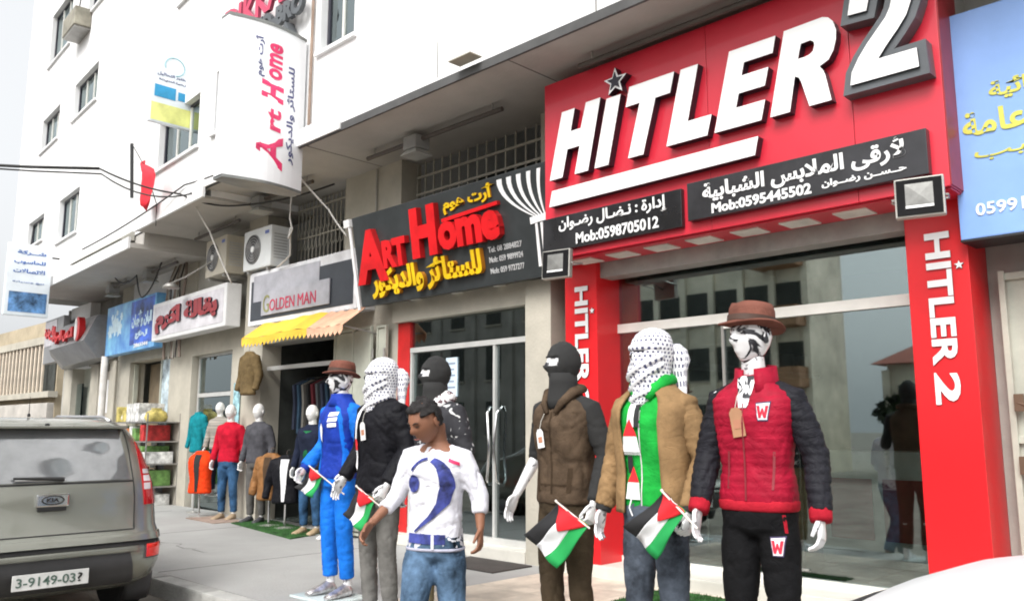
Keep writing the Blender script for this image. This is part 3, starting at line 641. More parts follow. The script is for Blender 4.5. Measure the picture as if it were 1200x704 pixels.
for z, s_ in ((3.38, 'Tel: 08 2884827'), (3.27, 'Mob: 059 9899924'), (3.15, 'Mob: 059 9727277')):
    q = MB(); text(q, s_, (.5, .062), Mfront(-6.42, yf - .002, z), .01, .01); LS(q, 'phone_lettering', mat('grey print light', (.5, .5, .5), .5))
q = MB()
for k in range(5):      # upper half of the curtain: curved white bands that gather at the tie
    x = -6.17 + k * .145; xe = -5.70 + k * .035; w0 = .075 - k * .006
    A = []; B = []
    for t in range(9):
        u = t / 8; z = 4.12 - .47 * u; bx = x + (xe - x) * (u ** 1.7) - .03 * math.sin(u * 3.1) ; ww = w0 * (1 - u * .75)
        A.append((bx, z)); B.append((bx + ww, z))
    q.prism(A + B[::-1], yf - .008, yf - .001)
for k in range(3):
    x = -5.70 + k * .07
    q.prism([(x, 3.58), (x + .03, 3.58), (x + .02 + .01 * k, 3.14), (x - .02 + .01 * k, 3.14)], yf - .008, yf - .001)
q.prism([(-5.76, 3.58), (-5.46, 3.60), (-5.46, 3.67), (-5.76, 3.65)], yf - .012, yf - .002)
LS(q, 'curtain_emblem', LW)
q = MB(); q.tube([(-8.83, yf - .02, 3.0), (-8.83, yf - .02, 4.12)], .022, 8); LS(q, 'side_tube', LW)
q = MB(); q.bbox(-8.92, -8.80, yf - .05, yf + .02, 4.06, 4.16, .01); LS(q, 'junction_box', LW)

# folded cream door leaves between the two shops
o = (-9.1, 6.5, .15)
fd = thing('folding_door', 'folded cream metal door leaves between the curtain shop and the awning shop', 'door', o)
for x0, x1, y0 in ((-9.78, -9.32, 6.50), (-9.28, -8.86, 6.44), (-8.82, -8.62, 6.50)):
    for z0, z1 in ((.2, 1.3), (1.33, 2.80)):
        q = MB(); q.bbox(x0 + .03, x1 - .03, y0 + .012, y0 + .03, z0 + .03, z1 - .03, .008); L(q, 'panel', CREAM, fd, o)
    q = MB(); q.box(x0, x0 + .03, y0, y0 + .04, .18, 2.82); q.box(x1 - .03, x1, y0, y0 + .04, .18, 2.82)
    for z in (.18, 1.30, 2.79): q.box(x0 + .03, x1 - .03, y0, y0 + .04, z, z + .03)
    L(q, 'leaf_frame', CREAM, fd, o)
for z in (.7, 1.7, 2.4):
    for x in (-8.84, -8.60): q = MB(); q.lathe([(.014, z), (.014, z + .12)], 8, x, 6.46); L(q, 'hinge', STEEL, fd, o)

# ---------------------------------------------------------------- awning shop
o = (-10.9, 6.4, 2.8)
gs = thing('shop_sign', 'flat grey shop sign with thin red capitals above the yellow awning', 'sign', o)
Y = 6.32
q = MB(); q.bbox(-11.85, -9.02, Y, Y + .3, 3.05, 3.86, .01); L(q, 'board', mat('white sign frame', (.74, .74, .76), .4), gs, o)
q = MB(); q.box(-11.78, -9.10, Y - .006, Y - .001, 3.12, 3.72); L(q, 'backing', mat('blue black panel', (.035, .04, .05), .3), gs, o)
SILV = mat('silver grey panel', (.42, .42, .46), .35, .2)
q = MB(); q.box(-11.70, -9.9, Y - .012, Y - .007, 3.40, 3.80); L(q, 'panel', SILV, gs, o)
q = MB(); q.bbox(-11.42, -9.62, Y - .03, Y - .013, 3.17, 3.52, .004); L(q, 'name_panel', SILV, gs, o)
q = MB(); text(q, 'G', (.17, .26), Mfront(-11.36, Y - .031, 3.21), .0, .02, 0); L(q, 'initial', mat('olive print', (.25, .25, .10), .5), gs, o)
q = MB(); text(q, 'OLDEN', (.68, .17), Mfront(-11.17, Y - .031, 3.22), .0, .02, 0); text(q, 'MAN', (.46, .17), Mfront(-10.40, Y - .031, 3.22), .0, .02, 0); L(q, 'lettering', mat('red print', (.5, .03, .08), .5), gs, o)
aw = thing('awning', 'yellow scalloped canvas awning under the grey shop sign', 'awning', o)
AWN = mat('yellow awning canvas', (.78, .50, .05), .8, vary=.12, vscale=2); AWP = mat('faded pink awning canvas', (.72, .42, .28), .8, vary=.15)
A_ = []; n = 26
def awp(t, k): x = -11.35 + 2.55 * t; return (x, 6.31 - .34 * k, 3.05 - .25 * k - .015 * math.sin(t * 9))
for a, b, m_ in ((0, .68, AWN), (.68, 1, AWP)):
    q = MB(); rings = []
    for k in range(6):
        rings.append([tuple(Vector(awp(a + (b - a) * i / n, k / 5)) + Vector((0, 0, .008 * math.sin(i * .9)))) for i in range(n + 1)])
    q.loft(rings, False, closed=False)
    i = 0; T_ = a
    while T_ < b - .01:
        T2 = min(T_ + .04, b); p0, p1 = Vector(awp(T_, 1)), Vector(awp(T2, 1)); mid = (p0 + p1) / 2
        q.add([p0, p1, p1 - Vector((0, .0, .07)), mid - Vector((0, .01, .13)), p0 - Vector((0, .0, .07))], [(0, 1, 2, 3, 4)]); T_ = T2
    ob = L(q, 'canvas', m_, aw, o, fix=False); sm = ob.modifiers.new('t', 'SOLIDIFY'); sm.thickness = .006
for x in (-11.3, -8.86): q = MB(); q.tube([(x, 6.55, 2.72), (x, 5.99, 2.79)], .012, 6); L(q, 'arm', STEEL, aw, o)
# the dark opening with clothes
o = (-10.85, 7.5, .15)
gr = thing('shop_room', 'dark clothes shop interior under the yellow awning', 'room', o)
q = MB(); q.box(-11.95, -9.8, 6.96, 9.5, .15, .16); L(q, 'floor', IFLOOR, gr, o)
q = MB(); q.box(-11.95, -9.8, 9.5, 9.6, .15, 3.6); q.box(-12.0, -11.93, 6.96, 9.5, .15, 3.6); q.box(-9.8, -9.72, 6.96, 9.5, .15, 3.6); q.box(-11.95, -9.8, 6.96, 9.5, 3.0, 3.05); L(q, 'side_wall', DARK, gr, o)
q = MB(); q.box(-11.9, -9.8, 6.70, 6.76, 2.40, 2.46); L(q, 'transom', ALU, gr, o)
for yy, z in ((7.3, 2.3), (7.9, 1.4)):
    rl = thing('clothes_rail', 'rail of hanging clothes inside the awning shop' if z > 2 else 'lower rail of garments deeper inside the awning shop', 'rail', (-10.85, yy, .15)); oo = (-10.85, yy, .15)
    q = MB(); q.tube([(-11.85, yy, z), (-9.85, yy, z)], .014, 8); L(q, 'rail', CHROME, rl, oo)
    for i in range(15):
        x = -11.75 + i * .13; cl = [(.04, .05, .09), (.09, .10, .11), (.15, .02, .03), (.02, .02, .02), (.2, .19, .17), (.03, .07, .12)][(i * 5 + int(z * 3)) % 6]
        q = MB(); q.loft([[(x + a * .028, yy + b * w_, z - d) for a, b in ((-1, -1), (1, -1), (1, 1), (-1, 1))] for d, w_ in ((.80 + .06 * (i % 3), .2), (.4, .19), (.12, .22), (.03, .04))]); L(q, 'garment', mat('garment %d%d%d' % tuple(int(c * 100) for c in cl), cl, .9), rl, oo)

# ---------------------------------------------------------------- grocery, wing signs
def W(o): return dict()
def wsign(name_label, u0, u1, z0, z1, y, mats, group=None): pass
gp = wthing('shop_sign', 'white grocery sign box with thick dark red Arabic lettering and a bent lamp above', 'sign', -14.62, 6.2, 3.12)
q = MB(); q.bbox(-1.7, 1.66, 0, .25, 0, .70, .02); q.build('box', mat('white sign box', (.70, .70, .70), .4, vary=.05), gp)
q = MB(); q.box(-1.60, 1.56, -.006, -.001, .07, .63); q.build('face', mat('pale sign face', (.62, .60, .63), .4), gp)
MR = mat('maroon letter', (.28, .015, .02), .4)
q = MB(); text(q, 'بقالة اكرم', (2.85, .46), Mfront(-1.45, -.008, .11), .07, .04, 0, 1, True, depth=.03); q.build('lettering', [MR, SIDE], gp, fix=False)
fl = wthing('flood_light', 'small old flood lamp on an arm above the grocery sign', 'lamp', -14.6, 5.9, 3.93)
q = MB(); q.lathe([(.02, .06), (.08, .04), (.15, -.03), (.13, -.04)], 14); q.build('shade', STEEL, fl, smooth=True)
q = MB(); q.tube([(0, 0, .05), (.4, .1, .12), (1.1, .25, .30), (1.3, .5, .32)], .014, 6); q.build('arm', STEEL, fl)
gd = wthing('shopfront', 'narrow dark glass door of the grocery with a pale header', 'shopfront', -14.5, 6.75, .12)
for b_ in ((-.85, .85, 0, .06, 2.66, 2.7), (-.80, .80, 0, .06, 1.95, 2.02), (-.85, -.80, 0, .06, 0, 2.659), (.80, .85, 0, .06, 0, 2.659)): q = MB(); q.box(*b_); q.build('frame', ALU, gd)
q = MB(); q.box(-.80, .80, .02, .03, 2.03, 2.65); q.build('pane', GLASS, gd)
q = MB(); q.box(-.80, .80, .02, .03, .02, 1.94); q.build('pane', GLASS, gd)
q = MB(); q.box(-.3, .05, .4, .8, 0, 1.4); q.build('shelf_unit', mat('shop stock', (.2, .15, .12), .8, vary=.5, vscale=12), gd)
nb = wthing('notice_board', 'pale blue poster on the pillar right of the grocery door', 'poster', -13.3, 6.6, 1.55)
q = MB(); q.box(-.12, .12, -.006, 0, 0, .7); q.build('sheet', mat('blue poster', (.35, .6, .85), .6, vary=.5, vscale=8), nb)

bl = wthing('shop_sign', 'blue and turquoise shop sign with pale Arabic lettering and a milk splash picture', 'sign', -18.0, 6.3, 3.05)
q = MB(); q.bbox(-1.5, 1.52, 0, .2, 0, 1.05, .02); q.build('board', mat('turquoise sign print', (.25, .58, .82), .4, vary=.3, vscale=2.2, col2=(.03, .16, .55)), bl)
q = MB(); q.box(.1, 1.45, -.004, 0, .12, 1.0); q.build('picture', mat('deep blue print', (.04, .12, .55), .4, vary=.6, vscale=2), bl)
q = MB(); text(q, 'البان وأجبان', (1.15, .34), Mfront(.2, -.006, .45), .05, .02, 0, None, True); q.build('lettering', mat('pale blue letter', (.6, .78, .88), .4), bl, fix=False)
q = MB(); text(q, 'الطازج', (.7, .16), Mfront(.45, -.006, .22), .05, .02, 0, None, True); q.build('lettering', mat('pale blue letter', (.6, .78, .88), .4), bl, fix=False)
q = MB()
for (x, z, r) in ((-.9, .62, .2), (-.62, .55, .16), (-1.2, .5, .14), (-.5, .78, .08), (-.8, .88, .06), (-1.1, .8, .07)):
    q.prism([(x + r * (1 + .3 * math.sin(k * 2.3 + x * 9)) * math.cos(k * math.pi / 8), z + r * (1 + .3 * math.sin(k * 2.3 + x * 9)) * math.sin(k * math.pi / 8)) for k in range(16)], -.006 - r * .005, -.001)
q.build('splash_print', mat('pale blue letter', (.6, .78, .88), .4), bl)
q = MB(); text(q, '2863344', (.8, .08), Mfront(.4, -.006, .06), .02, .01); q.build('phone_number', LW, bl, fix=False)
b2 = wthing('shopfront', 'doorway with brown shutter and a blue printed panel under the blue sign', 'shopfront', -17.7, 6.75, .12)
q = MB(); q.box(-1.1, .45, .3, .34, 0, 2.75); q.build('door_leaf', mat('brown door', (.23, .18, .12), .6), b2)
for x, z in ((-.15, .9), (-.75, .6)): q = MB(); q.box(x, x + .25, .29, .299, z, z + .75); q.build('pane', DARK, b2)
q = MB(); q.box(.5, 1.1, 0, .04, 0, 2.75); q.build('side_panel', mat('blue white print', (.55, .66, .85), .5, vary=.4, vscale=3), b2)
q = MB(); q.box(.44, .50, -.02, .06, 0, 2.75); q.box(-1.16, -1.10, -.02, .06, 0, 2.75); q.build('frame', CREAM, b2)

g3 = wthing('shop_sign', 'grey angular shop sign with raised red lettering and a red and white emblem', 'sign', -21.6, 6.25, 3.0)
GR3 = mat('grey composite panel', (.24, .24, .245), .35)
q = MB(); q.loft([[(x, y, z) for x, y, z in ((-1.95, .2, .95 + 0), (-.95, -.05, .98), (1.75, -.05, 1.0), (1.75, .35, 1.0), (-1.95, .35, .95))], [(-1.8, -.1, .3), (-.95, -.35, .38), (1.75, -.3, .42), (1.75, .35, .42), (-1.8, .35, .3)], [(-1.7, .15, -.02), (-.95, .0, .0), (1.75, .0, .05), (1.75, .35, .05), (-1.7, .35, -.02)]]); q.build('board', GR3, g3)
q = MB(); text(q, 'القدس للصرافة', (1.75, .30), Mfront(-.72, -.29, .48), .06, .06, 0, 1, True, depth=.08); q.build('lettering', [RL, RLS], g3, fix=False)
q = MB(); q.prism([(1.28 + .17 * math.cos(k * math.pi / 10), .70 + .27 * math.sin(k * math.pi / 10)) for k in range(20)], -.33, -.2, 0, 1); q.build('emblem', [RL, RLS], g3)
q = MB(); q.prism([(1.22 + .09 * math.cos(k * math.pi / 10), .70 + .25 * math.sin(k * math.pi / 10)) for k in range(20)], -.35, -.331); q.build('emblem_stripe', LW, g3)
g4 = wthing('shop_sign', 'pale sign with small red lettering at the far end of the shop row', 'sign', -24.2, 6.35, 3.2)
q = MB(); q.bbox(-.9, .9, 0, .15, 0, 1.15, .02); q.build('board', GR3, g4)
q = MB(); q.box(-.85, .3, -.01, -.002, .45, 1.1); q.build('face', mat('pale sign face', (.62, .60, .63), .4), g4)
q = MB(); text(q, 'للأحذية', (1.0, .35), Mfront(-.75, -.015, .6), .06, .03, 0, 1, True, depth=.03); q.build('lettering', [RL, RLS], g4, fix=False)
d3 = wthing('shopfront', 'pale shop doors with a white notice under the grey angular sign', 'shopfront', -21.6, 6.75, .12)
q = MB(); q.box(.05, 1.35, .0, .04, 0, 2.7); q.build('door_leaf', mat('pale door', (.5, .44, .38), .6), d3)
q = MB(); q.box(.45, 1.0, -.012, -.001, 1.75, 2.5); q.build('paper_notice', LW, d3)
q = MB(); q.box(.55, .9, -.012, -.001, .8, 1.6); q.build('pane', DARK, d3)
q = MB(); q.box(-1.9, -1.15, .0, .04, 1.5, 2.5); q.build('pane', GLASSW, d3)
q = MB(); q.box(-1.9, -1.15, .0, .04, .2, 1.48); q.build('door_leaf', mat('brown door', (.23, .18, .12), .6), d3)

# projecting signs ------------------------------------------------------------
o = (-9.0, 4.93, 4.4)
vs = thing('projecting_sign', 'tall white bulging sign box fixed above the awning shop with pink and blue vertical lettering', 'sign', o)
VS = mat('white light box', (.93, .95, .97), .35, vary=.02)
q = MB(); rings = []
for z in (4.42, 6.42):
    pts = []
    for k in range(13):
        t = k / 12; pts.append((-9.0 - .05 + .10 * math.sin(math.pi * t), 4.40 + 1.06 * t, z))
    for k in range(13):
        t = 1 - k / 12; pts.append((-9.24 - .06 * math.sin(math.pi * t), 4.40 + 1.06 * t, z))
    rings.append(pts)
q.loft(rings); L(q, 'light_box', VS, vs, o)
for z in (4.40, 6.41):
    q = MB(); rr_ = [[(p[0] * 1.0 + (.012 if p[0] > -9.2 else -.012), p[1], zz) for p in rings[0]] for zz in (z, z + .035)]
    q.loft(rr_); L(q, 'end_trim', mat('grey aluminium trim', (.25, .26, .25), .4, .4), vs, o)
PK = mat('pink print', (.82, .04, .16), .5); NV = mat('navy print', (.07, .08, .22), .5)
def bulge(mb):
    mb.v = [(-9.0 - .05 + .10 * math.sin(math.pi * min(1, max(0, (v[1] - 4.40) / 1.06))) + .004 + (v[0] + 9.0) * .5, v[1], v[2]) for v in mb.v]; return mb
q = MB(); text(q, 'A', (.42, .36), Mup_x(-9, 5.13, 4.60), .04, .01, shear=.1); text(q, 'rt', (.28, .19), Mup_x(-9, 5.09, 5.07), .03, .01, shear=.1)
text(q, 'H', (.26, .30), Mup_x(-9, 5.11, 5.44), .05, .01, shear=.2); text(q, 'ome', (.46, .19), Mup_x(-9, 5.08, 5.73), .03, .01, shear=.1); L(bulge(q), 'pink_lettering', PK, vs, o, fix=False)
q = MB(); text(q, 'للستائر والديكور', (1.25, .13), Mup_x(-9, 5.30, 4.72), .02, .01, arabic=True); text(q, 'أرت هوم', (.52, .13), Mup_x(-9, 4.84, 5.72), .02, .01, arabic=True); L(bulge(q), 'navy_lettering', NV, vs, o, fix=False)
q = MB()
for z in (4.7, 6.3): q.tube([(-9.2, 5.46, z), (-9.2, 5.55, z)], .02, 8)
L(q, 'bracket', STEEL, vs, o)
# pinkish lettering high up behind it
o = (-10.6, 5.42, 7.1)
ps = thing('roof_sign', 'pink raised letters above a dark grey line high on the white wall', 'sign', o)
q = MB(); text(q, 'DIKKAN', (2.0, .42), Mfront(-11.15, 5.40, 7.12), .03, .1, 0, 1, depth=.05); L(q, 'pink_lettering', [mat('pink letter', (.62, .05, .12), .4), mat('dark pink side', (.35, .05, .1), .4)], ps, o, fix=False)
q = MB(); text(q, 'YO-BRO', (1.3, .28), Mfront(-10.3, 5.40, 6.80), .06, .1, 0, None, depth=.06); L(q, 'grey_lettering', CHAR, ps, o, fix=False)
q = MB(); q.prism([(-9.62, 6.60), (-9.30, 6.60), (-9.42, 6.80)], 5.35, 5.48); L(q, 'triangle_mark', CHAR, ps, o)
def xsign(label, X, y0, y1, z0, z1):
    t = thing('projecting_sign', label, 'sign', (X, (y0 + y1) / 2, z0)); hw = (y1 - y0) / 2
    q = MB(); q.bbox(-.05, .05, -hw, hw, 0, z1 - z0, .02); q.build('board', mat('pale board', (.80, .86, .90), .4, vary=.04), t); return t, hw
t, hw = xsign('small pale projecting sign with a ring, a blue block and a yellow band', -13, 5.06, 5.74, 6.30, 7.50)
q = MB(); q.box(.051, .054, -hw + .02, hw - .02, .03, .32); q.build('yellow_band', mat('yellow green print', (.84, .86, .30), .5), t)
q = MB(); q.box(.051, .055, -hw + .06, hw - .28, .42, .62); q.box(.051, .055, hw - .24, hw - .08, .44, .58); q.build('blue_block', mat('blue print', (.03, .35, .65), .5), t)
q = MB(); q.tube([(.054, .02 + .16 * math.cos(a * .35), .98 + .15 * math.sin(a * .35)) for a in range(-4, 11)], .008, 5); q.build('ring_print', mat('teal print', (.25, .5, .55), .5), t)
q = MB(); text(q, 'مختبر التحاليل', (.5, .06), Mx(.052, -.25, .78), .01, .01, arabic=True); q.build('lettering', NV, t, fix=False)
q = MB(); text(q, 'الطبية الحديثة', (.45, .05), Mx(.052, -.22, .69), .01, .01, arabic=True); q.build('lettering', NV, t, fix=False)
q = MB(); q.tube([(0, hw, .02), (0, hw + .25, .02)], .02, 8); q.tube([(0, hw, 1.12), (0, hw + .12, 1.12)], .02, 8); q.build('bracket', BLACKM, t)
t, hw = xsign('pale blue projecting sign with Arabic lines above a dark picture at the far left', -19.5, 4.93, 5.78, 3.83, 5.35)
q = MB(); q.box(.051, .054, -hw + .08, hw - .05, .08, .5); q.build('picture', mat('dark picture print', (.10, .22, .42), .4, vary=.9, vscale=5), t)
BLP = mat('blue print text', (.05, .16, .5), .5)
q = MB(); text(q, 'شــركة', (.55, .1), Mx(.052, -.25, 1.28), .03, .01, arabic=True); q.build('lettering', BLP, t, fix=False); q = MB(); text(q, 'للحاسوب', (.6, .1), Mx(.052, -.3, 1.08), .03, .01, arabic=True); q.build('lettering', BLP, t, fix=False); q = MB(); text(q, 'الاتصالات', (.6, .09), Mx(.052, -.3, .9), .03, .01, arabic=True); q.build('lettering', BLP, t, fix=False); q = MB(); text(q, 'بيع وصيانة', (.6, .05), Mx(.052, -.3, .68), .0, .01, arabic=True); q.build('lettering', BLP, t, fix=False)
q = MB(); q.tube([(0, 0, 1.52), (0, .02, 1.9)], .012, 6); q.tube([(0, hw, 1.3), (0, hw + .15, 1.3)], .02, 6); q.build('bracket', BLACKM, t)
# red flag on a leaning pole
t = thing('flag', 'limp red flag on a thin black pole leaning out of the white wall', 'flag', (-13.5, 5.4, 5.0))
q = MB(); q.tube([(-.55, -.10, .30), (-.55, -.16, 1.22)], .028, 6); q.build('pole', BLACKM, t)
q = MB(); q.tube([(-.55, -.16, 1.22), (.0, -.15, .72), (.10, .05, .10), (.05, .08, -.25)], .008, 5); q.build('cord', CABLE, t)
q = MB(); rings = []
for k in range(8):
    z = .80 - k * .115; w_ = (.06, .26, .46, .52, .46, .38, .26, .08)[k]
    rings.append([(-.10 + .025 * k + w_ * (j / 5 - .3), -.14 + .05 * math.sin(j * 1.3 + k * .5), z + .05 * math.sin(j * 1.1 + k)) for j in range(6)])
q.loft(rings, False, closed=False); f_ = q.build('cloth', mat('red flag cloth', (.75, .03, .05), .8), t, smooth=True, fix=False); sm = f_.modifiers.new('s', 'SOLIDIFY'); sm.thickness = .006

# fan units --------------------------------------------------------------------
def ac_unit(x, y, z, yaw, label, col, wid=.82, h=.62, d=.32):
    t = thing('air_conditioner', label, 'air conditioner', (x, y, z), yaw)
    m_ = mat('ac casing %.2f' % col[0], col, .45, vary=.06)
    q = MB(); q.bbox(-wid / 2, wid / 2, 0, d, 0, h, .02); q.build('casing', m_, t)
    cx = -wid * .14
    q = MB(); q.xf(Matrix.Identity(4))
    ring = [(cx + .23 * math.cos(k * math.pi / 12), h / 2 + .23 * math.sin(k * math.pi / 12)) for k in range(24)]
    q.prism(ring, -.006, -.001); q.build('fan_recess', mat('dark fan recess', (.06, .06, .065), .6), t)
    for r in (.06, .10, .14, .18, .225):
        q = MB(); q.tube([(cx + r * math.cos(k * math.pi / 12), -.012, h / 2 + r * math.sin(k * math.pi / 12)) for k in range(25)], .004, 4, cap=False); q.build('grille_ring', mat('grey grille', (.45, .45, .45), .5), t)
    q = MB(); q.prism([(cx + .045 * math.cos(k * math.pi / 6), h / 2 + .045 * math.sin(k * math.pi / 6)) for k in range(12)], -.022, -.001); q.build('hub', LW, t)
    q = MB()
    for k in range(3):
        a = k * 2.094; q.add([(cx, -.008, h / 2), (cx + .21 * math.cos(a), -.0075, h / 2 + .21 * math.sin(a)), (cx + .21 * math.cos(a + .8), -.0095, h / 2 + .21 * math.sin(a + .8))], [(0, 1, 2)])
    q.build('fan_blades', mat('fan blade', (.15, .15, .15), .4), t, fix=False)
    for k in range(9): q = MB(); q.box(wid / 2 + .001, wid / 2 + .004, .05, d - .05, .12 + k * .045, .14 + k * .045); q.build('louvre', mat('grey grille', (.45, .45, .45), .5), t)
    q = MB(); q.box(wid * .28, wid * .42, -.004, -.001, h - .12, h - .07); q.build('badge', mat('blue badge', (.15, .2, .5), .5), t)
    for sx in (-1, 1): q = MB(); q.box(sx * wid * .35 - .02, sx * wid * .35 + .02, .02, d + .25, -.05, -.01); q.build('bracket', STEEL, t)
ac_unit(-11.55, 6.25, 3.90, 0, 'white fan unit with a round grille beside the ornate bars', (.68, .70, .70))
ac_unit(-12.95, 6.28, 3.98, -P8, 'yellowed older fan unit left of the white one', (.48, .44, .36))
# soffit lamps on long tubes
def soffit_lamp(u, y, z, x0, x1, label, wing=False, lamp=True):
    t = (wthing if wing else thing)('ceiling_lamp', label, 'lamp', *((u, y, z) if wing else ((u, y, z),)), group='lamps on long tubes under the canopy')
    q = MB(); q.tube([(x0 - u, 0, -.10), (x1 - u, 0, -.10)], .028, 8); q.build('tube', mat('dark brown tube', (.10, .085, .075), .5), t)
    for x in (x0 + .15, x1 - .15): q = MB(); q.tube([(x - u, 0, -.09), (x - u, 0, 0)], .01, 6); q.build('hanger', STEEL, t)
    if lamp:
        q = MB(); q.bbox(-.12, .12, -.11, .11, -.22, -.06, .02); q.build('lamp_body', mat('grey lamp body', (.30, .30, .29), .5), t)
        q = MB(); q.loft([[(-.09, -.08, -.22), (.09, -.08, -.22), (.09, .08, -.22), (-.09, .08, -.22)], [(-.15, -.13, -.29), (.15, -.13, -.29), (.15, .13, -.29), (-.15, .13, -.29)]]); q.build('lamp_shade', mat('pale lamp shade', (.45, .45, .42), .4), t)
soffit_lamp(-7.58, 6.10, 4.995, -8.55, -6.13, 'square lamp on a brown tube above the curtain shop sign')
soffit_lamp(-3.9, 5.86, 4.995, -4.85, -2.0, 'dark tube without lamp running above the red sign', lamp=False)
soffit_lamp(-11.3, 6.15, 4.995, -11.95, -9.9, 'square lamp on a brown tube above the white fan unit')
soffit_lamp(-13.6, 6.2, 4.855, -14.4, -12.6, 'dark tube above the grocery and the older fan unit', True, False)
soffit_lamp(-16.6, 6.2, 4.575, -17.0, -15.2, 'small lamp on a tube above the blue sign', True)
soffit_lamp(-18.9, 6.2, 4.575, -19.2, -17.9, 'small lamp on a tube above the grey angular sign', True)
# a small box on the canopy edge and an upstairs fan unit
t = thing('metal_plate', 'small square metal plate sticking out above the canopy edge', 'plate', (-5.85, 5.36, 5.10))
q = MB(); q.box(-.16, .16, -.14, .02, 0, .012); q.build('plate', mat('weathered plate', (.35, .33, .27), .6), t)
t = wthing('air_conditioner', 'small rusty fan unit hung outside an upper window at the top left', 'air conditioner', -19.9, 5.15, 10.3)
q = MB(); q.bbox(-.5, .5, 0, .34, 0, .42, .02); q.build('casing', mat('old casing', (.32, .30, .24), .6, vary=.2), t)
q = MB(); q.box(-.45, .45, .02, .4, -.05, -.005); q.build('bracket', STEEL, t)
q = MB(); q.tube([(-.1, .2, .42), (-.12, .3, 1.6), (-.05, .33, 3)], .015, 5); q.build('pipe', CABLE, t)

# cables ---------------------------------------------------------------------
def cable(pts, r, label, sag=0, m_=CABLE):
    P = [Vector(p) for p in pts]; out = []
    for a, b in zip(P, P[1:]):
        for k in range(8): u = k / 8; v = a.lerp(b, u); v.z -= sag * 4 * u * (1 - u); out.append(v)
    out.append(P[-1]); o = P[0]
    q = MB(); q.tube([v - o for v in out], r, 6); ob = q.build('cable', m_, None, smooth=True); ob.location = o
    return tag(ob, label, 'cable')
def pole(px): pass
cable([(-16, -2.0, 5.55), (-12.7, 4.3, 5.28)], .022, 'thick black cable crossing the sky at the left towards the red flag', .22)
cable([(-16, -2.0, 5.50), (-12.75, 4.35, 5.22), (-11.9, 5.4, 4.98)], .012, 'thin black cable strung just below the thick one', .18)
cable([(-12.7, 4.3, 5.28), (-12.2, 5.3, 5.0), (-11.6, 5.9, 4.82), (-9.9, 6.5, 4.93)], .014, 'black cable looping under the canopy above the fan units', .06)
cable([(-16.2, 5.3, 4.75), (-12.2, 5.36, 5.15), (-9.3, 5.37, 5.12)], .012, 'cable clipped along the white canopy edge', .05)
cable([(-9.35, 5.35, 4.95), (-9.1, 5.9, 4.3), (-8.95, 6.1, 3.95)], .012, 'white cable hanging from the canopy to the junction box', .02, mat('white cable', (.6, .58, .55), .6))
cable([(-12.25, 5.5, 5.0), (-12.2, 5.8, 4.5), (-12.0, 6.1, 3.7)], .012, 'pale cable dropping in front of the older fan unit', .02, mat('white cable', (.6, .58, .55), .6))
cable([(-10.35, 6.1, 4.96), (-10.38, 6.1, 4.45), (-10.3, 6.1, 4.28), (-10.4, 6.1, 4.16), (-10.35, 6.1, 4.32), (-10.5, 6.2, 3.95), (-11.0, 6.28, 3.85)], .012, 'knotted white wire hanging beside the ornate bars', .01, mat('white cable', (.6, .58, .55), .6))
cable([(-15.1, 6.3, 4.5), (-15.6, 6.2, 3.9), (-16.2, 6.3, 4.4), (-17.4, 6.35, 4.5)], .014, 'black cable sagging over the white wall above the blue sign', .12)
t = wthing('service_cables', 'bundle of brown cables and pipes between the blue sign and the grocery sign', 'cables', -15.9, 6.45, 2.9)
for i in range(7):
    q = MB(); x = -.42 + i * .14; q.tube([(x + .05 * math.sin(i * 3.1), .05 * math.sin(i), -.1), (x + .08 * math.sin(i * 1.7), -.03, .7), (x + .10 * math.cos(i * 2.1), -.02, 1.3), (x * .6, .08, 1.68)], .028 if i % 3 == 0 else .014, 6); q.build('pipe', mat(f'pipe {i % 3}', [(.22, .17, .14), (.4, .38, .34), (.06, .05, .05)][i % 3], .7), t)
q = MB(); q.bbox(-.3, -.02, -.06, .08, .5, .95, .01); q.build('meter_box', mat('meter box', (.42, .42, .40), .5), t)

# white pole before the blue shop
t = wthing('downpipe', 'white upright pipe standing left of the vegetable rack', 'pipe', -19.45, 6.3, .1)
q = MB(); q.tube([(0, 0, 0), (0, 0, 2.95)], .075, 12); q.build('pipe', mat('white cable', (.6, .58, .55), .6), t, smooth=True)

# ---------------------------------------------------------------- far left
STONE = mat('beige stone', (.44, .37, .26), .85, vary=.12, vscale=1.2, bump=.3)
t = thing('stone_house', 'low beige stone house with a white barred balcony at the far left', 'house', (-34, 6, 0)); o = (-34, 6, 0)
q = MB(); q.box(-52, -30.5, 9.5, 17, 0, 5.2); L(q, 'wall', STONE, t, o)
q = MB(); q.box(-52, -30.3, 9.2, 9.5, 2.55, 2.75); q.box(-52, -30.3, 9.2, 9.5, 4.35, 4.6); L(q, 'balcony_band', PIER, t, o)
q = MB(); q.box(-52, -30.6, 9.46, 9.49, 2.76, 4.34); L(q, 'balcony_back', DARK, t, o)
b = MB(); b.box(-.06, .06, -.03, .03, 0, 1.6); bm_ = b.mesh('bar', mat('cream bar', (.72, .62, .50), .6))
for i in range(46): link('bar', bm_, t, (-16.2 + i * .42 - o[0] - 34, 9.28 - o[1], 2.755))
for i in range(5):
    q = MB(); q.box(-50 + i * 4, -48.6 + i * 4, 9.4, 9.52, .6, 1.9); L(q, 'window', DARK, t, o)
q = MB(); q.box(-52, -30.3, 9.25, 9.49, 0, .5); L(q, 'plinth', GREYWALL, t, o)
t = thing('yard_wall', 'pale plaster wall below the barred balcony at the far left', 'wall', (-30, 8.6, 0))
q = MB(); q.bbox(-18, 2.0, -.1, .1, 0, 2.3, .02); q.build('wall', mat('pale plaster', (.5, .47, .43), .9, vary=.15, vscale=1), t)
t = thing('water_drum', 'bright blue plastic drum seen above the grey car at the left edge', 'drum', (-25.8, 5.2, .15))
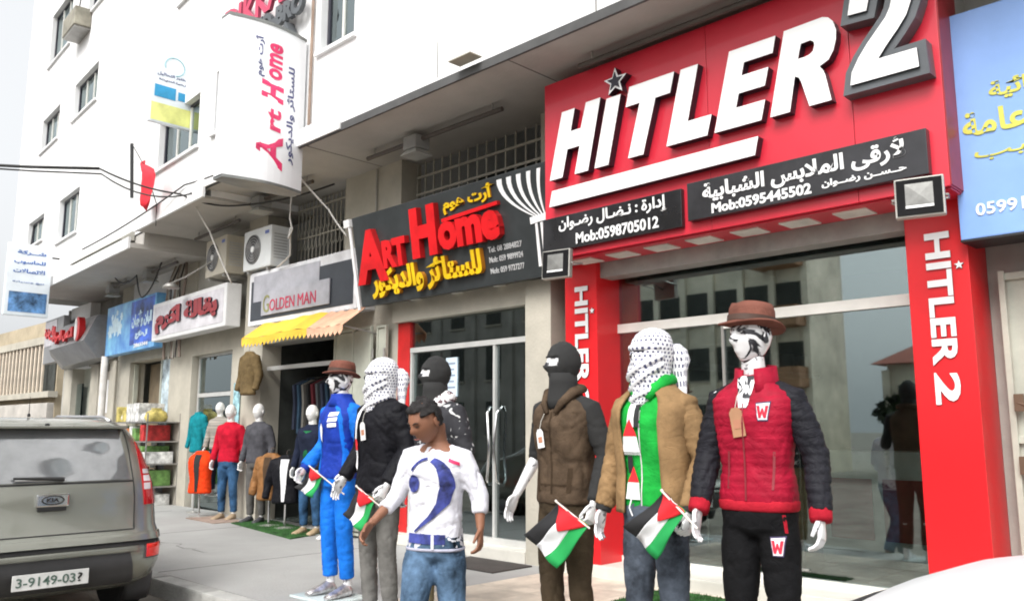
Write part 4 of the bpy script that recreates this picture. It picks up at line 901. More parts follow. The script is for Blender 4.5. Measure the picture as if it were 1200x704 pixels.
q = MB(); q.lathe([(.34, 0), (.37, .1), (.36, .5), (.38, .55), (.36, .6), (.36, 1.2), (.38, 1.25), (.36, 1.3), (.35, 2.0), (.1, 2.05)], 24); q.build('drum', mat('blue plastic', (.02, .13, .55), .4), t, smooth=True)
t = thing('panel_van', 'dark parked van partly hidden behind the grey car at the left edge', 'van', (-27, 3.0, 0))
q = MB(); q.bbox(-2.2, 2.2, -.9, .9, .35, 2.1, .15); q.build('body', mat('dark blue paint', (.02, .03, .07), .3), t)
for sx in (-1.4, 1.4):
    for sy in (-.85, .85): q = MB(); q.lathe([(.02, -.1), (.33, -.1), (.33, .1), (.02, .1)], 18); q.xf(Matrix.Translation((sx, sy, .33)) @ Matrix.Rotation(R(90), 4, 'X')); q.build('wheel', mat('tyre rubber', (.02, .02, .02), .9), t)

# ---------------------------------------------------------------- opposite side of the street (seen mirrored in the glass)
def opp(label, x0, x1, y0, z1, col, floors, nwin, balc=None, roof=None):
    t = thing('street_house', label, 'house', ((x0 + x1) / 2, y0, 0)); m_ = mat('opp %s' % label[:12], col, .85, vary=.15, vscale=.8)
    hw = (x1 - x0) / 2
    dp = 3 if floors == 5 else 8; q = MB(); q.box(-hw, hw, -dp, 0, 0, z1); q.build('wall', m_, t)
    for i in range(nwin + 1): q = MB(); x = -hw + i * 2 * hw / nwin; q.box(x - .12, x + .12, .001, .18, .2, z1 - .2); q.build('fin', m_, t)
    fh = (z1 - .8) / floors
    for f_ in range(floors):
        for i in range(nwin):
            x = -hw + (i + .5) * 2 * hw / nwin; z = .9 + f_ * fh
            q = MB(); q.box(x - .5, x + .5, .01, .05, z + .3, z + fh * .72); w_ = q.build('window', DARK, t)
            q = MB(); q.box(x - .6, x + .6, .0, .12, z + .22, z + .29); q.build('sill', PIER, w_)
        if balc:
            q = MB(); q.box(hw - 1.7, hw, 0, .9, .8 + f_ * fh, .95 + f_ * fh + .55); q.build('balcony', mat('orange balcony', balc, .8), t)
    if roof:
        q = MB(); q.loft([[(-hw - .4, -8.4, z1), (hw + .4, -8.4, z1), (hw + .4, .4, z1), (-hw - .4, .4, z1)], [(-hw * .6, -4.5, z1 + 1.2), (hw * .6, -4.5, z1 + 1.5), (hw * .6, -3.5, z1 + 1.5), (-hw * .6, -3.5, z1 + 1.5)]]); q.build('roof', mat('red roof', roof, .8), t)
    else:
        q = MB(); q.box(-hw - .05, hw + .05, -dp - .05, .05, z1, z1 + .5); q.build('parapet', m_, t)
        q = MB(); q.lathe([(.6, z1 + .5), (.6, z1 + 1.9), (.1, z1 + 2.1)], 14, -hw * .3, -1.5); q.build('water_tank', DARK, t)
opp('tall beige flats with orange balconies across the street', -24.5, -13.2, -15, 11.5, (.82, .77, .64), 5, 9, (.42, .24, .14))
opp('low cream house with a red roof across the street', -10.6, -4.0, -15, 3.6, (.7, .64, .52), 1, 4, None, (.3, .08, .05))
opp('grey unfinished block at the end across the street', -42, -26, -16, 9, (.36, .35, .32), 3, 6)
opp('plain pale house across the street nearest the camera', -3, 8, -22, 5.5, (.5, .48, .44), 2, 4)
LEAF = mat('dark foliage', (.035, .055, .02), .8, vary=.5, vscale=3)
def tree(label, x, y, h, r):
    t = thing('street_tree', label, 'tree', (x, y, 0), group='trees across the street')
    q = MB(); q.tube([(0, 0, 0), (.1, .05, h * .3), (.0, 0, h * .6)], [.18, .13, .07], 8); q.build('trunk', mat('bark', (.12, .08, .05), .9), t)
    q = MB(); rnd = random.Random(x * 7)
    for i in range(1300):
        d = Vector((rnd.gauss(0, 1), rnd.gauss(0, 1), rnd.gauss(0, .8))).normalized() * r * rnd.random() ** .4
        c = Vector((d.x * (1 + .3 * math.sin(d.z * 4)), d.y, h * .68 + d.z)); a = Vector((rnd.gauss(0, 1), rnd.gauss(0, 1), rnd.gauss(0, 1))).normalized() * .16; b_ = a.orthogonal().normalized() * .11
        q.add([c - a, c + b_, c + a, c - b_], [(0, 1, 2, 3)])
    q.build('crown', LEAF, t, fix=False)
tree('round dark tree in front of the low house with the red roof', -9.3, -13.6, 2.6, 1.0)

# ================================================================ figures
import numpy as np
def remesh(mb, voxel, it=3):
    me = mb.mesh('tmp', [])if False else mb.mesh('tmp', [SKINW])
    bm = bmesh.new(); bm.from_mesh(me); bmesh.ops.recalc_face_normals(bm, faces=bm.faces[:]); bm.to_mesh(me); bm.free()
    ob = bpy.data.objects.new('tmp', me); C.objects.link(ob)
    m1 = ob.modifiers.new('r', 'REMESH'); m1.mode = 'VOXEL'; m1.voxel_size = voxel
    m2 = ob.modifiers.new('s', 'SMOOTH'); m2.factor = .5; m2.iterations = it
    dg = bpy.context.evaluated_depsgraph_get(); r = bpy.data.meshes.new_from_object(ob.evaluated_get(dg))
    bpy.data.objects.remove(ob); bpy.data.meshes.remove(me)
    r.polygons.foreach_set('use_smooth', [True] * len(r.polygons)); return r
def wrinkle(me, amp, seed=0, fr=(7, 7, 11), ztop=None):
    o = Vector((seed * 3.1, seed * 1.7, seed))
    no = [v.normal.copy() for v in me.vertices]; N = noise.noise
    for v, n in zip(me.vertices, no):
        p = v.co
        w = N(Vector((p.x * 4, p.y * 4, p.z * 3)) + o) * 1.6            # bends the fold lines
        a = N(Vector((p.x * fr[0] * .55 + w, p.y * fr[1] * .55, p.z * fr[2] * 1.15 + w * 2 + abs(p.x) * 9)) + o)
        b = N(Vector((p.x * fr[0] * 2.2 - p.z * 6, p.y * fr[1] * 2, p.z * 5)) + o)
        fold = max(0.0, 1 - abs(a) * 5.0); f2 = max(0.0, 1 - abs(b) * 6.0)
        v.co = p + n * amp * .62 * (.5 + 1.5 * N(Vector((p.x * 3, p.y * 3, p.z * 4)) + o) - 1.5 * fold * fold - .7 * f2 * f2)
    me.update()
def setmat(me, m_):
    me.materials.clear(); me.materials.append(m_); return me
def sring(cx, cy, z, rx, ry, n=28, p=2.4):
    out = []
    for k in range(n):
        a = 2 * math.pi * k / n; c_, s_ = math.cos(a), math.sin(a)
        out.append((cx + rx * math.copysign(abs(c_) ** (2 / p), c_), cy + ry * math.copysign(abs(s_) ** (2 / p), s_), z))
    return out
def head_verts(nu=44, nv=32):
    V = []; D = []
    def g(x, z, cx, cz, sx, sz): return math.exp(-((x - cx) / sx) ** 2 - ((z - cz) / sz) ** 2)
    for j in range(nv + 1):
        th = math.pi * j / nv
        for i in range(nu):
            ph = 2 * math.pi * i / nu
            d = Vector((math.sin(th) * math.sin(ph), -math.sin(th) * math.cos(ph), math.cos(th)))
            x, y, z = d; k = 1.0
            jaw = max(0, -z)
            w = .076 * (1 - .34 * jaw ** 1.6); dep = .098 * (1 - .10 * jaw ** 2)
            p = Vector((x * w, y * dep, z * .120))
            if y > 0: p.z += .0; p.y *= 1 - .35 * jaw
            if y < 0:
                p.y -= .024 * g(x, z, 0, -.16, .13, .16) + .012 * g(x, z, 0, .02, .12, .16)
                p.y += .013 * (g(x, z, .36, .07, .17, .10) + g(x, z, -.36, .07, .17, .10))
                p.y -= .007 * (g(x, z, .35, .24, .3, .07) + g(x, z, -.35, .24, .3, .07))
                p.y -= .009 * g(x, z, 0, -.47, .22, .045) + .008 * g(x, z, 0, -.57, .20, .045)
                p.y += .007 * g(x, z, 0, -.515, .25, .025)
                p.y -= .010 * g(x, z, 0, -.80, .3, .14)
                p.y += .006 * (g(x, z, .5, -.35, .2, .25) + g(x, z, -.5, -.35, .2, .25))
            V.append(p); D.append(d)
    F = []
    for j in range(nv):
        for i in range(nu):
            a, b = j * nu + i, j * nu + (i + 1) % nu
            F.append((a, b, b + nu, a + nu))
    return V, F, D
HV, HF, HD = head_verts()
HZ = 1.735
def head_mb(M_, ears=True):
    mb = MB(); mb.add([M_ @ v for v in HV], HF)
    for s in ((-1, 1) if ears else ()):   # ears
        q = MB(); q.loft([[(s * .072 + s * t * .5, .012 + r * math.cos(a * .785) * .6, -.008 + r * math.sin(a * .785)) for a in range(8)] for t, r in ((0, .022), (.02, .031), (.026, .026))]); q.xf(M_); mb.add(q.v, q.f)
    return mb
def hand_mesh(curl):
    mb = MB()
    mb.loft([sring(0, y, z, t, w, 16, 2.3) for z, y, t, w in ((.03, 0, .022, .026), (0, 0, .018, .027), (-.03, -.001, .016, .034), (-.065, -.001, .0155, .041), (-.092, 0, .012, .041))])
    for y, ln, r in ((-.031, .072, .0088), (-.0105, .082, .0092), (.0105, .076, .0088), (.0300, .060, .0078)):
        pts = [Vector((0, y * .85, -.075)), Vector((0, y, -.090))]; a = 0
        for k, fr in enumerate((.42, .32, .26)):
            a += curl[k] * (1 + .12 * (y / .03)); d = Vector((math.sin(a), y * .9, -math.cos(a))); pts.append(pts[-1] + d * ln * fr)
        mb.tube(pts, [r, r, r * .98, r * .9, r * .72], 10)
    mb.tube([(0, -.024, -.012), (.004, -.045, -.035), (.012, -.056, -.062), (.020 + curl[0] * .01, -.056, -.088)], [.013, .012, .0105, .008], 10)
    return remesh(mb, .0034, 2)
HAND = {'open': hand_mesh((.22, .35, .3)), 'grip': hand_mesh((1.1, 1.4, .9)), 'loose': hand_mesh((.45, .6, .5))}
def hand_into(mb, kind, side, wrist, d, spin=0.0):
    me = HAND[kind]; d = Vector(d).normalized(); q = Vector((0, 0, -1)).rotation_difference(d).to_matrix().to_4x4()
    M_ = Matrix.Translation(wrist) @ q @ Matrix.Rotation(spin, 4, 'Z') @ Matrix.Diagonal((-side, 1, 1, 1)) # side -1 = right hand (x<0), palm towards the body
    vs = [M_ @ v.co for v in me.vertices]; fs = [tuple(p.vertices) if side < 0 else tuple(reversed(p.vertices)) for p in me.polygons]
    mb.add(vs, fs)
POSE = dict(re=(-.265, .035, 1.20), rw=(-.285, -.05, .93), le=(.265, .035, 1.20), lw=(.285, -.05, .93), lk=(.105, -.012, .50), la=(.115, .03, .09), rk=(-.105, -.012, .50), ra=(-.115, .03, .09), hy=0, hp=0, lh='loose', rh='loose')
TORSO = [(.87, .10, .09, .0), (.93, .16, .11, .005), (1.02, .150, .105, 0), (1.12, .130, .092, 0), (1.25, .150, .108, 0), (1.38, .172, .118, -.002), (1.46, .172, .10, .005), (1.52, .12, .075, .008), (1.56, .062, .062, .01), (1.62, .054, .058, .0), (1.68, .05, .055, -.005)]
def foot_mb(mb, a, s, shoe=0.0):
    x, y, z = a; e = shoe
    # heel-to-toe loft along -Y
    rings = []
    for dy, w, h, zc in ((.055, .028, .03, .035), (.03, .036, .05, .05), (-.02, .038, .048, .048), (-.08, .042, .034, .034), (-.13, .045, .026, .026), (-.17, .038, .02, .021), (-.195, .02, .013, .016)):
        rings.append([(x + (w + e) * math.cos(t * math.pi / 8) + s * .008 * (-dy / .1), y - .02 + dy - (e if dy < -.15 else 0), (z - .09) + max(0.0, zc + (h + e * .6) * math.sin(t * math.pi / 8))) for t in range(16)])
    mb.loft(rings)
def figure(t, pose=None, skin=None, voxel=.0115, shoes=None):
    P = dict(POSE); P.update(pose or {}); P = {k: Vector(v) if isinstance(v, tuple) else v for k, v in P.items()}
    mb = MB(); mb.loft([sring(0, cy, z, rx, ry, 24, 2.3) for z, rx, ry, cy in TORSO])
    for s, e, w in ((-1, P['re'], P['rw']), (1, P['le'], P['lw'])):
        sh = Vector((s * .165, .01, 1.475)); mb.tube([sh - Vector((s * .07, 0, .0)), sh, sh.lerp(e, .5), e, e.lerp(w, .35), w], [.05, .055, .047, .038, .037, .025], 14)
    for s, k, a in ((-1, P['rk'], P['ra']), (1, P['lk'], P['la'])):
        hp = Vector((s * .085, .0, .93)); cal = k.lerp(a, .32) + Vector((0, .018, 0))
        mb.tube([hp + Vector((0, 0, .04)), hp.lerp(k, .25), hp.lerp(k, .7), k, cal, k.lerp(a, .75), a, a - Vector((0, 0, .03))], [.075, .082, .064, .054, .054, .038, .034, .036], 16)
        foot_mb(mb, a, s)
    body = remesh(mb, voxel, 2)
    B = MB(); B.add([v.co.copy() for v in body.vertices], [tuple(p.vertices) for p in body.polygons])
    HM = Matrix.Translation(Vector((0, -.012, HZ - .10)) + Vector(P.get('ho', (0, 0, 0)))) @ Matrix.Rotation(P['hy'], 4, 'Z') @ Matrix.Rotation(P['hp'], 4, 'X') @ Matrix.Translation((0, 0, .10)) @ Matrix.Scale(P.get('hs', 1.07), 4)
    h = head_mb(HM, P.get('ears', True)); B.add(h.v, h.f)
    for s, e, w, kd in ((-1, P['re'], P['rw'], P['rh']), (1, P['le'], P['lw'], P['lh'])):
        hand_into(B, kd, s, w, (w - e).normalized() + Vector((0, -.12, -.35)), P.get('spin', 0) * s)
    nb_ = len(body.polygons); nh_ = nb_ + len(h.f)
    bo = B.build('body', [skin] if skin else [SKINM, SKINW], t, smooth=True, fix=False)
    if not skin: bo.data.polygons.foreach_set('material_index', [1 if nb_ <= i < nh_ else 0 for i in range(len(bo.data.polygons))])
    return P, HM, bo
def tubeg(P, s, r=(.078, .075, .064, .056, .050), upto=1.0, start=.10):
    e, w = (P['re'], P['rw']) if s < 0 else (P['le'], P['lw']); sh = Vector((s * .178, .012, 1.462))
    pts = [sh - Vector((s * start, 0, -.028)), sh, sh.lerp(e, .5), e, e.lerp(w, .5 * upto), e.lerp(w, upto)]
    return pts, [r[0] * .9, r[0], r[1], r[2], r[3], r[4]]
def jacket_rings(hem=.92, w=1.0, d=1.0, top=1.575):
    R_ = [(hem, .188, .130, .0), (hem + .02, .192, .134, 0), (hem + .12, .182, .128, 0), (1.14, .172, .122, 0), (1.25, .184, .134, -.002), (1.38, .204, .144, -.004), (1.455, .212, .126, .0), (1.502, .178, .102, .008), (top - .035, .112, .088, .008), (top, .085, .08, .004)]
    return [sring(0, cy, z, rx * w, ry * d, 32, 2.5) for z, rx, ry, cy in R_]
def garment(t, name, mb, m_, voxel=.013, amp=.006, seed=1, it=2, fr=(7, 7, 11)):
    me = remesh(mb, voxel, it); wrinkle(me, amp, seed, fr); setmat(me, m_)
    return link(name, me, t)
def jacket(t, P, m_, hem=.92, w=1.0, seed=1, sleeves=True, amp=.007, name='jacket', upto=.93, r=(.078, .075, .064, .056, .050), voxel=.013, top=1.575):
    mb = MB(); mb.loft(jacket_rings(hem, w, w, top))
    if sleeves:
        for s in (-1, 1): a, b = tubeg(P, s, r, upto); mb.tube(a, b, 16)
    return garment(t, name, mb, m_, voxel, amp, seed)
def sleeve(t, P, s, m_, seed=3, upto=.93, r=(.078, .075, .064, .056, .050), name='sleeve', amp=.008, voxel=.012):
    mb = MB(); a, b = tubeg(P, s, r, upto, .085); mb.tube(a, b, 16); return garment(t, name, mb, m_, voxel, amp, seed, fr=(6, 6, 16))
def cuff(t, P, s, m_, f=.95, r=.050, ln=.03):
    e, w = (P['re'], P['rw']) if s < 0 else (P['le'], P['lw']); d = (w - e).normalized(); c_ = e.lerp(w, f)
    q = MB(); q.tube([c_ - d * ln, c_ - d * ln * .5, c_ + d * ln * .5, c_ + d * ln], [r * .92, r, r, r * .9], 18); q.build('cuff', m_, t, smooth=True)
def trousers(t, P, m_, seed=5, w=1.0, end=.93, amp=.007, voxel=.013, waist=1.0):
    mb = MB(); mb.loft([sring(0, .0, z, rx, ry, 24, 2.4) for z, rx, ry in ((.84, .11, .09), (.87, .160, .118), (.93, .178, .126), (waist, .170, .120))])
    for s, k, a in ((-1, P['rk'], P['ra']), (1, P['lk'], P['la'])):
        hp = Vector((s * .088, .0, .92)); e = k.lerp(a, end)
        mb.tube([hp, hp.lerp(k, .3), hp.lerp(k, .75), k, k.lerp(a, .4), e], [.088 * w, .094 * w, .080 * w, .070 * w, .066 * w, .060 * w], 16)
    return garment(t, 'trousers', mb, m_, voxel, amp, seed, fr=(9, 9, 13))
def head_shell(HM, scale, keep, m_, t, name, rough=0.0, seed=0, thick=.006, neck=None):
    V = []; idx = {}
    fs = [f for f in HF if all(keep(HD[i]) for i in f)]
    used = sorted({i for f in fs for i in f}); mp_ = {i: k for k, i in enumerate(used)}
    for i in used:
        d = HD[i]; p = HV[i] + d * scale
        if rough: p += d * rough * noise.noise(d * 6 + Vector((seed, 0, 0)))
        V.append(HM @ p)
    q = MB(); q.add(V, [tuple(mp_[i] for i in f) for f in fs])
    ob = q.build(name, m_, t, smooth=True, fix=False)
    if thick: s_ = ob.modifiers.new('s', 'SOLIDIFY'); s_.thickness = thick; s_.offset = 1
    return ob
def bvh(ob):
    me = ob.data; return BVHTree.FromPolygons([v.co.copy() for v in me.vertices], [tuple(p.vertices) for p in me.polygons])
def decal(t, tree, pts, m_, name, off=.004, th=.003, cuts=2, dirv=(0, 1, 0), org=-1.0):
    """flat patch outline (x,z) pressed onto the front of a garment"""
    bm = bmesh.new(); vv = [bm.verts.new((p[0], 0, p[1])) for p in pts]; es = [bm.edges.new((vv[i], vv[(i + 1) % len(vv)])) for i in range(len(vv))]
    bmesh.ops.triangle_fill(bm, edges=es, use_beauty=True)
    for _ in range(cuts): bmesh.ops.subdivide_edges(bm, edges=bm.edges[:], cuts=1, use_grid_fill=True)
    bm.verts.index_update(); d = Vector(dirv).normalized()
    vs = []
    for v in bm.verts:
        o_ = Vector((v.co.x, 0, v.co.z)) - d * 1.0; hit = tree.ray_cast(o_, d)
        vs.append((hit[0] if hit[0] is not None else Vector((v.co.x, -.1, v.co.z))) - d * off)
    fs = [tuple(v.index for v in f.verts) for f in bm.faces]; bm.free()
    q = MB(); q.add(vs, fs); q.add([Vector(v) + d * (th + off) for v in vs], [tuple(reversed(f)) for f in fs])
    return q.build(name, m_, t, fix=True, smooth=True)
def base_plate(t):
    q = MB(); q.lathe([(.17, 0), (.175, .006), (.17, .012)], 28); q.build('base_plate', mat('glass base plate', (.6, .68, .68), .15), t)
    q = MB(); q.tube([(.115, .06, .01), (.115, .045, .30)], .008, 8); q.build('support_rod', CHROME, t)
CL = lambda n, c_, **k: mat(n, c_, k.pop('r', .85), spec=.12, crease=k.pop('cr', .16), vary=k.pop('v', .14), vscale=k.pop('s', 9), bump=k.pop('b', .12), bscale=k.pop('bs', 90), **k)

def tri(c_, r): return None
def wmark(tree, t, cx, cz, h, tilt=.06):
    w = h * .82
    PADO = [(cx - w / 2, cz + h / 2), (cx + w / 2, cz + h / 2 + tilt * .1), (cx + w * .33, cz - h / 2), (cx - w * .33, cz - h / 2)]
    decal(t, tree, PADO, mat('navy patch rim', (.05, .04, .10), .8), 'patch_rim', .003)
    sc = lambda k: [(cx + (p[0] - cx) * k, cz + (p[1] - cz) * k) for p in PADO]
    decal(t, tree, sc(.86), mat('white patch', (.82, .78, .82), .8), 'patch', .006)
    m_ = [(-.42, .36), (-.20, .36), (-.14, -.05), (-.05, .22), (.05, .22), (.14, -.05), (.20, .36), (.42, .36), (.26, -.36), (.10, -.36), (0, -.08), (-.10, -.36), (-.26, -.36)]
    decal(t, tree, [(cx + a * w * .9, cz + b * h * .92) for a, b in m_], mat('red patch letter', (.6, .02, .05), .8), 'patch_letter', .009, cuts=1)

def hat(t, HM, m_, tilt=0.0):
    q = MB(); rings = []
    for r, z, f in ((.128, -.004, 1), (.132, .0, 1), (.126, .006, 1), (.094, .010, 1), (.092, .03, 1), (.089, .07, 1), (.080, .098, .9), (.055, .104, .7), (.02, .092, .5)):
        ring = []
        for k in range(36):
            a = 2 * math.pi * k / 36; zz = z + (.012 * math.cos(2 * a) * (1 if r > .1 else 0))
            if z > .09: zz -= .012 * math.exp(-(math.cos(a) * r / .03) ** 2)
            ring.append((r * math.cos(a), 1.18 * r * math.sin(a), zz))
        rings.append(ring)
    q.loft(rings); q.xf(HM @ Matrix.Translation((0, .004, .052)) @ Matrix.Rotation(R(-6) + tilt, 4, 'X')); q.build('hat', m_, t, smooth=True)
    q = MB(); q.loft([[((.0955 - z * .05) * math.cos(2 * math.pi * k / 36), 1.18 * (.0955 - z * .05) * math.sin(2 * math.pi * k / 36), z + .012) for k in range(36)] for z in (0, .026)], False)
    q.xf(HM @ Matrix.Translation((0, .004, .052)) @ Matrix.Rotation(R(-6) + tilt, 4, 'X')); q.build('hat_band', mat('dark hat band', (.06, .03, .02), .7), t, smooth=True)
def swing_tag(t, x, z, tree, m_, w=.045, h=.10):
    hit = tree.ray_cast(Vector((x, -1, z)), Vector((0, 1, 0))); y = (hit[0].y if hit[0] is not None else -.14) - .012
    tg = MB(); tg.prism([(x - w / 2, z - h), (x + w / 2, z - h), (x + w / 2, z - .02), (x + w * .25, z), (x - w * .25, z), (x - w / 2, z - .02)], y - .002, y); tg.xf(Matrix.Translation((x, y, z)) @ Matrix.Rotation(R(-9), 4, 'Y') @ Matrix.Translation((-x, -y, -z)))
    ob = tg.build('price_tag', m_, t)
    q = MB(); q.tube([(x, y, z - .01), (x + .012, y + .004, z + .05), (x + .03, y + .012, z + .09)], .002, 5); q.build('tag_string', mat('white string', (.7, .68, .62), .8), t)
    q = MB(); q.box(x - w * .28, x + w * .30, y - .0045, y - .0025, z - h * .72, z - h * .42); q.xf(Matrix.Translation((x, y, z)) @ Matrix.Rotation(R(-9), 4, 'Y') @ Matrix.Translation((-x, -y, -z))); q.build('tag_print', mat('faint tag print', (.45, .2, .12), .8), t)

def keffiyeh(t, HM, seed=0, tail=True, tone=0):
    K = keffiyeh_mat()
    # wrap: dome over the head and cloth wound round face and neck
    prof = [(1.470, .050, .05, -.075), (1.50, .078, .085, -.045), (1.54, .100, .108, -.02), (1.58, .106, .118, -.012), (1.62, .104, .124, -.016), (1.66, .102, .126, -.018), (1.70, .102, .126, -.014), (1.735, .103, .126, -.010), (1.77, .106, .130, -.004), (1.81, .100, .122, .0), (1.845, .082, .100, .004), (1.868, .052, .065, .006), (1.880, .016, .02, .006)]
    prof = [(1.70 + (p[0] - 1.70) * .93, p[1] * .84, p[2] * .88, p[3]) for p in prof]
    n = 56; rings = []; 
    zf = []
    for j in range(len(prof) - 1):
        for k in range(4):
            u = k / 4; zf.append([prof[j][i] * (1 - u) + prof[j + 1][i] * u for i in range(4)])
    zf.append(prof[-1])
    V = []
    for z, rx, ry, cy in zf:
        ring = []
        for k in range(n):
            a = 2 * math.pi * k / n
            fold = .006 * math.sin(5 * a + (z - 1.5) * 42) * (1 if z < 1.75 else .35) + .004 * noise.noise(Vector((math.cos(a) * 3, math.sin(a) * 3, z * 22 + seed)))
            slit = -.012 * math.exp(-((z - 1.752) / .010) ** 2) * max(0, -math.sin(a)) ** 2
            r_ = 1 + (fold + slit) / .11
            ring.append((rx * r_ * math.cos(a), cy + ry * r_ * math.sin(a), z))
        rings.append(ring)
    q = MB(); q.loft(rings, True)
    M_ = HM @ Matrix.Translation((0, .012, -HZ))
    q.xf(M_); ob = q.build('keffiyeh', K, t, smooth=True, fix=True)
    me = ob.data; uv = me.uv_layers.new(name='UVMap'); nr = len(rings)
    for p in me.polygons:
        us = []
        for li in p.loop_indices:
            vi = me.loops[li].vertex_index; us.append((vi % n) / n)
        wrap = max(us) - min(us) > .5
        for li, u in zip(p.loop_indices, us):
            vi = me.loops[li].vertex_index; uv.data[li].uv = ((u + (1 if wrap and u < .5 else 0)) * 1.0, (vi // n) / nr)
    # diagonal folds
    for z0, z1, a0, a1, r_ in ((1.73, 1.60, .15, -2.4, .013), (1.69, 1.55, .2, -2.1, .012), (1.765, 1.765, -.1, -3.05, .010), (1.60, 1.50, .4, -2.0, .013)):
        pts = []
        for k in range(15):
            u = k / 14; a = a0 + (a1 - a0) * u; z = z0 + (z1 - z0) * u
            rx = np.interp(z, [p[0] for p in prof], [p[1] for p in prof]); ry = np.interp(z, [p[0] for p in prof], [p[2] for p in prof]); cy = np.interp(z, [p[0] for p in prof], [p[3] for p in prof])
            pts.append(M_ @ Vector((rx * 1.0 * math.cos(a), cy + ry * 1.0 * math.sin(a), z)))
        q = MB(); q.tube(pts, [.004] + [r_] * 13 + [.004], 8, flat=1.6); o2 = q.build('fold', K, t, smooth=True)
        me = o2.data; uv = me.uv_layers.new(name='UVMap')
        for li, lp in enumerate(me.loops): vi = lp.vertex_index; uv.data[li].uv = ((vi // 8) / 15 * .45, (vi % 8) / 8 * .12)
    q = MB(); q.tube([M_ @ Vector((.074 * math.cos(a), -.008 + .106 * math.sin(a), 1.7475)) for a in [-.75 - .16 * k for k in range(11)]], .0045, 6); q.build('eye_slit', mat('dark slit', (.02, .02, .03), .9), t)
    if tail:
        q = MB(); q.loft([sring(.040, .115 + dy, z, r1, r2, 18, 2) for z, dy, r1, r2 in ((1.79, 0, .02, .015), (1.76, .01, .05, .04), (1.71, .02, .06, .045), (1.66, .015, .045, .035), (1.58, .01, .055, .025), (1.48, 0, .065, .02), (1.46, 0, .05, .01))]); q.xf(M_)
        o3 = q.build('knot', K, t, smooth=True); me = o3.data; uv = me.uv_layers.new(name='UVMap')
        for li, lp in enumerate(me.loops): vi = lp.vertex_index; uv.data[li].uv = ((vi % 18) / 18 * .6, (vi // 18) / 7 * .5)

FB, FW_, FG, FR = mat('flag black', (.018, .018, .02), .8), mat('flag white', (.82, .82, .84), .8, vary=.03), mat('flag green', (.01, .30, .07), .8, vary=.06), mat('flag red', (.75, .02, .03), .8, vary=.05)
def hand_flag(label, Y, H1, H2, F1, F2, grip, seed):
    """small flag: hoist from H1 (stick tip) to H2, fly end F1..F2 (x,z pairs in a plane near Y)"""
    o = (grip[0], Y, grip[1]); t = thing('hand_flag', label, 'flag', o, group='small flags held by the mannequins')
    rnd = random.Random(seed)
    def pt(u, v):   # u hoist->fly, v 0..1 across
        a = Vector((H1[0], 0, H1[1])).lerp(Vector((H2[0], 0, H2[1])), v); b = Vector((F1[0], 0, F1[1])).lerp(Vector((F2[0], 0, F2[1])), v)
        p = a.lerp(b, u); p.y = .022 * math.sin(u * 6 + v * 2 + seed) * u + .01 * math.sin(v * 9 + u * 4)
        p.z -= .012 * math.sin(math.pi * u); return p - Vector((o[0], 0, o[2]))
    def patch(u0, u1, v0, v1, m_, nm, y=0):
        q = MB(); n = 8; g_ = [[pt(u0 + (u1 - u0) * i / n, v0 + (v1 - v0) * j / n) + Vector((0, y, 0)) for i in range(n + 1)] for j in range(n + 1)]
        q.loft(g_, False, closed=False); ob = q.build(nm, m_, t, smooth=True, fix=False); s_ = ob.modifiers.new('s', 'SOLIDIFY'); s_.thickness = .003; return ob
    patch(0, 1, 0, 1 / 3, FB, 'black_stripe'); patch(0, 1, 1 / 3, 2 / 3, FW_, 'white_stripe'); patch(0, 1, 2 / 3, 1, FG, 'green_stripe')
    q = MB(); n = 8; rows = []
    for i in range(n + 1):
        u = .40 * i / n; h = .5 * (1 - i / n); rows.append([pt(u, .5 - h + 2 * h * j / n) + Vector((0, -.005, 0)) for j in range(n + 1)])
    q.loft(rows, False, closed=False); ob = q.build('red_triangle', FR, t, smooth=True, fix=False); s_ = ob.modifiers.new('s', 'SOLIDIFY'); s_.thickness = .003
    a = pt(0, -.06); b = Vector((0, 0, 0)); b = Vector((0, .0, 0)); ext = (b - a).normalized() * .07
    q = MB(); q.tube([a + Vector((0, -.004, 0)), b + ext], .0055, 8); q.build('stick', mat('pale stick', (.75, .68, .62), .5), t)
    q = MB(); q.lathe([(.002, -.008), (.008, -.003), (.008, .003), (.002, .008)], 10); q.xf(Matrix.Translation(a)); q.build('stick_tip', mat('pale stick', (.75, .68, .62), .5), t)

YAW = R(2)
# --- red and charcoal jacket --------------------------------------------------------------------
GRP = 'dressed mannequins standing along the kerb'
t = thing('mannequin', 'mannequin in a brown hat, red quilted jacket with charcoal sleeves and black trousers', 'mannequin', (-2.01, 3.70, .180), R(7), GRP)
HATM = CL('brown felt', (.17, .068, .05), r=.95)
P, HM, bo = figure(t, dict(hy=R(-26), hs=1.10, ho=(0, 0, .018), re=(-.245, .0, 1.20), rw=(-.245, -.13, .95), lw=(.295, -.04, .93), rh='open'))
REDJ = CL('red quilted fabric', (.33, .009, .030), r=.6, cr=.2); CHJ = CL('charcoal padded fabric', (.018, .018, .023), r=.6, cr=.3)
def quilt(me, step, amp):
    me.vertices
    for v in me.vertices: v.co += v.normal * amp * (abs(math.sin(math.pi * (v.co.z) / step)) - .5)
    me.update()
j = jacket(t, P, REDJ, hem=.985, w=.95, sleeves=False, amp=.005, seed=2, voxel=.0105, top=1.575); quilt(j.data, .036, .0035); tr = bvh(j)
for s in (-1, 1):
    sl = sleeve(t, P, s, CHJ, seed=4 + s, upto=.90, r=(.066, .068, .062, .058, .053), voxel=.0105); quilt(sl.data, .04, .004); cuff(t, P, s, CL('red rib knit', (.42, .015, .03)), .93, .050, .035)
q = MB(); q.loft([sring(0, 0, z, rx, ry, 40, 2.5) for z, rx, ry in ((.950, .176, .122), (.958, .183, .128), (.99, .185, .130), (1.0, .178, .124))]); q.build('waistband', CL('red rib knit', (.42, .015, .03)), t, smooth=True)
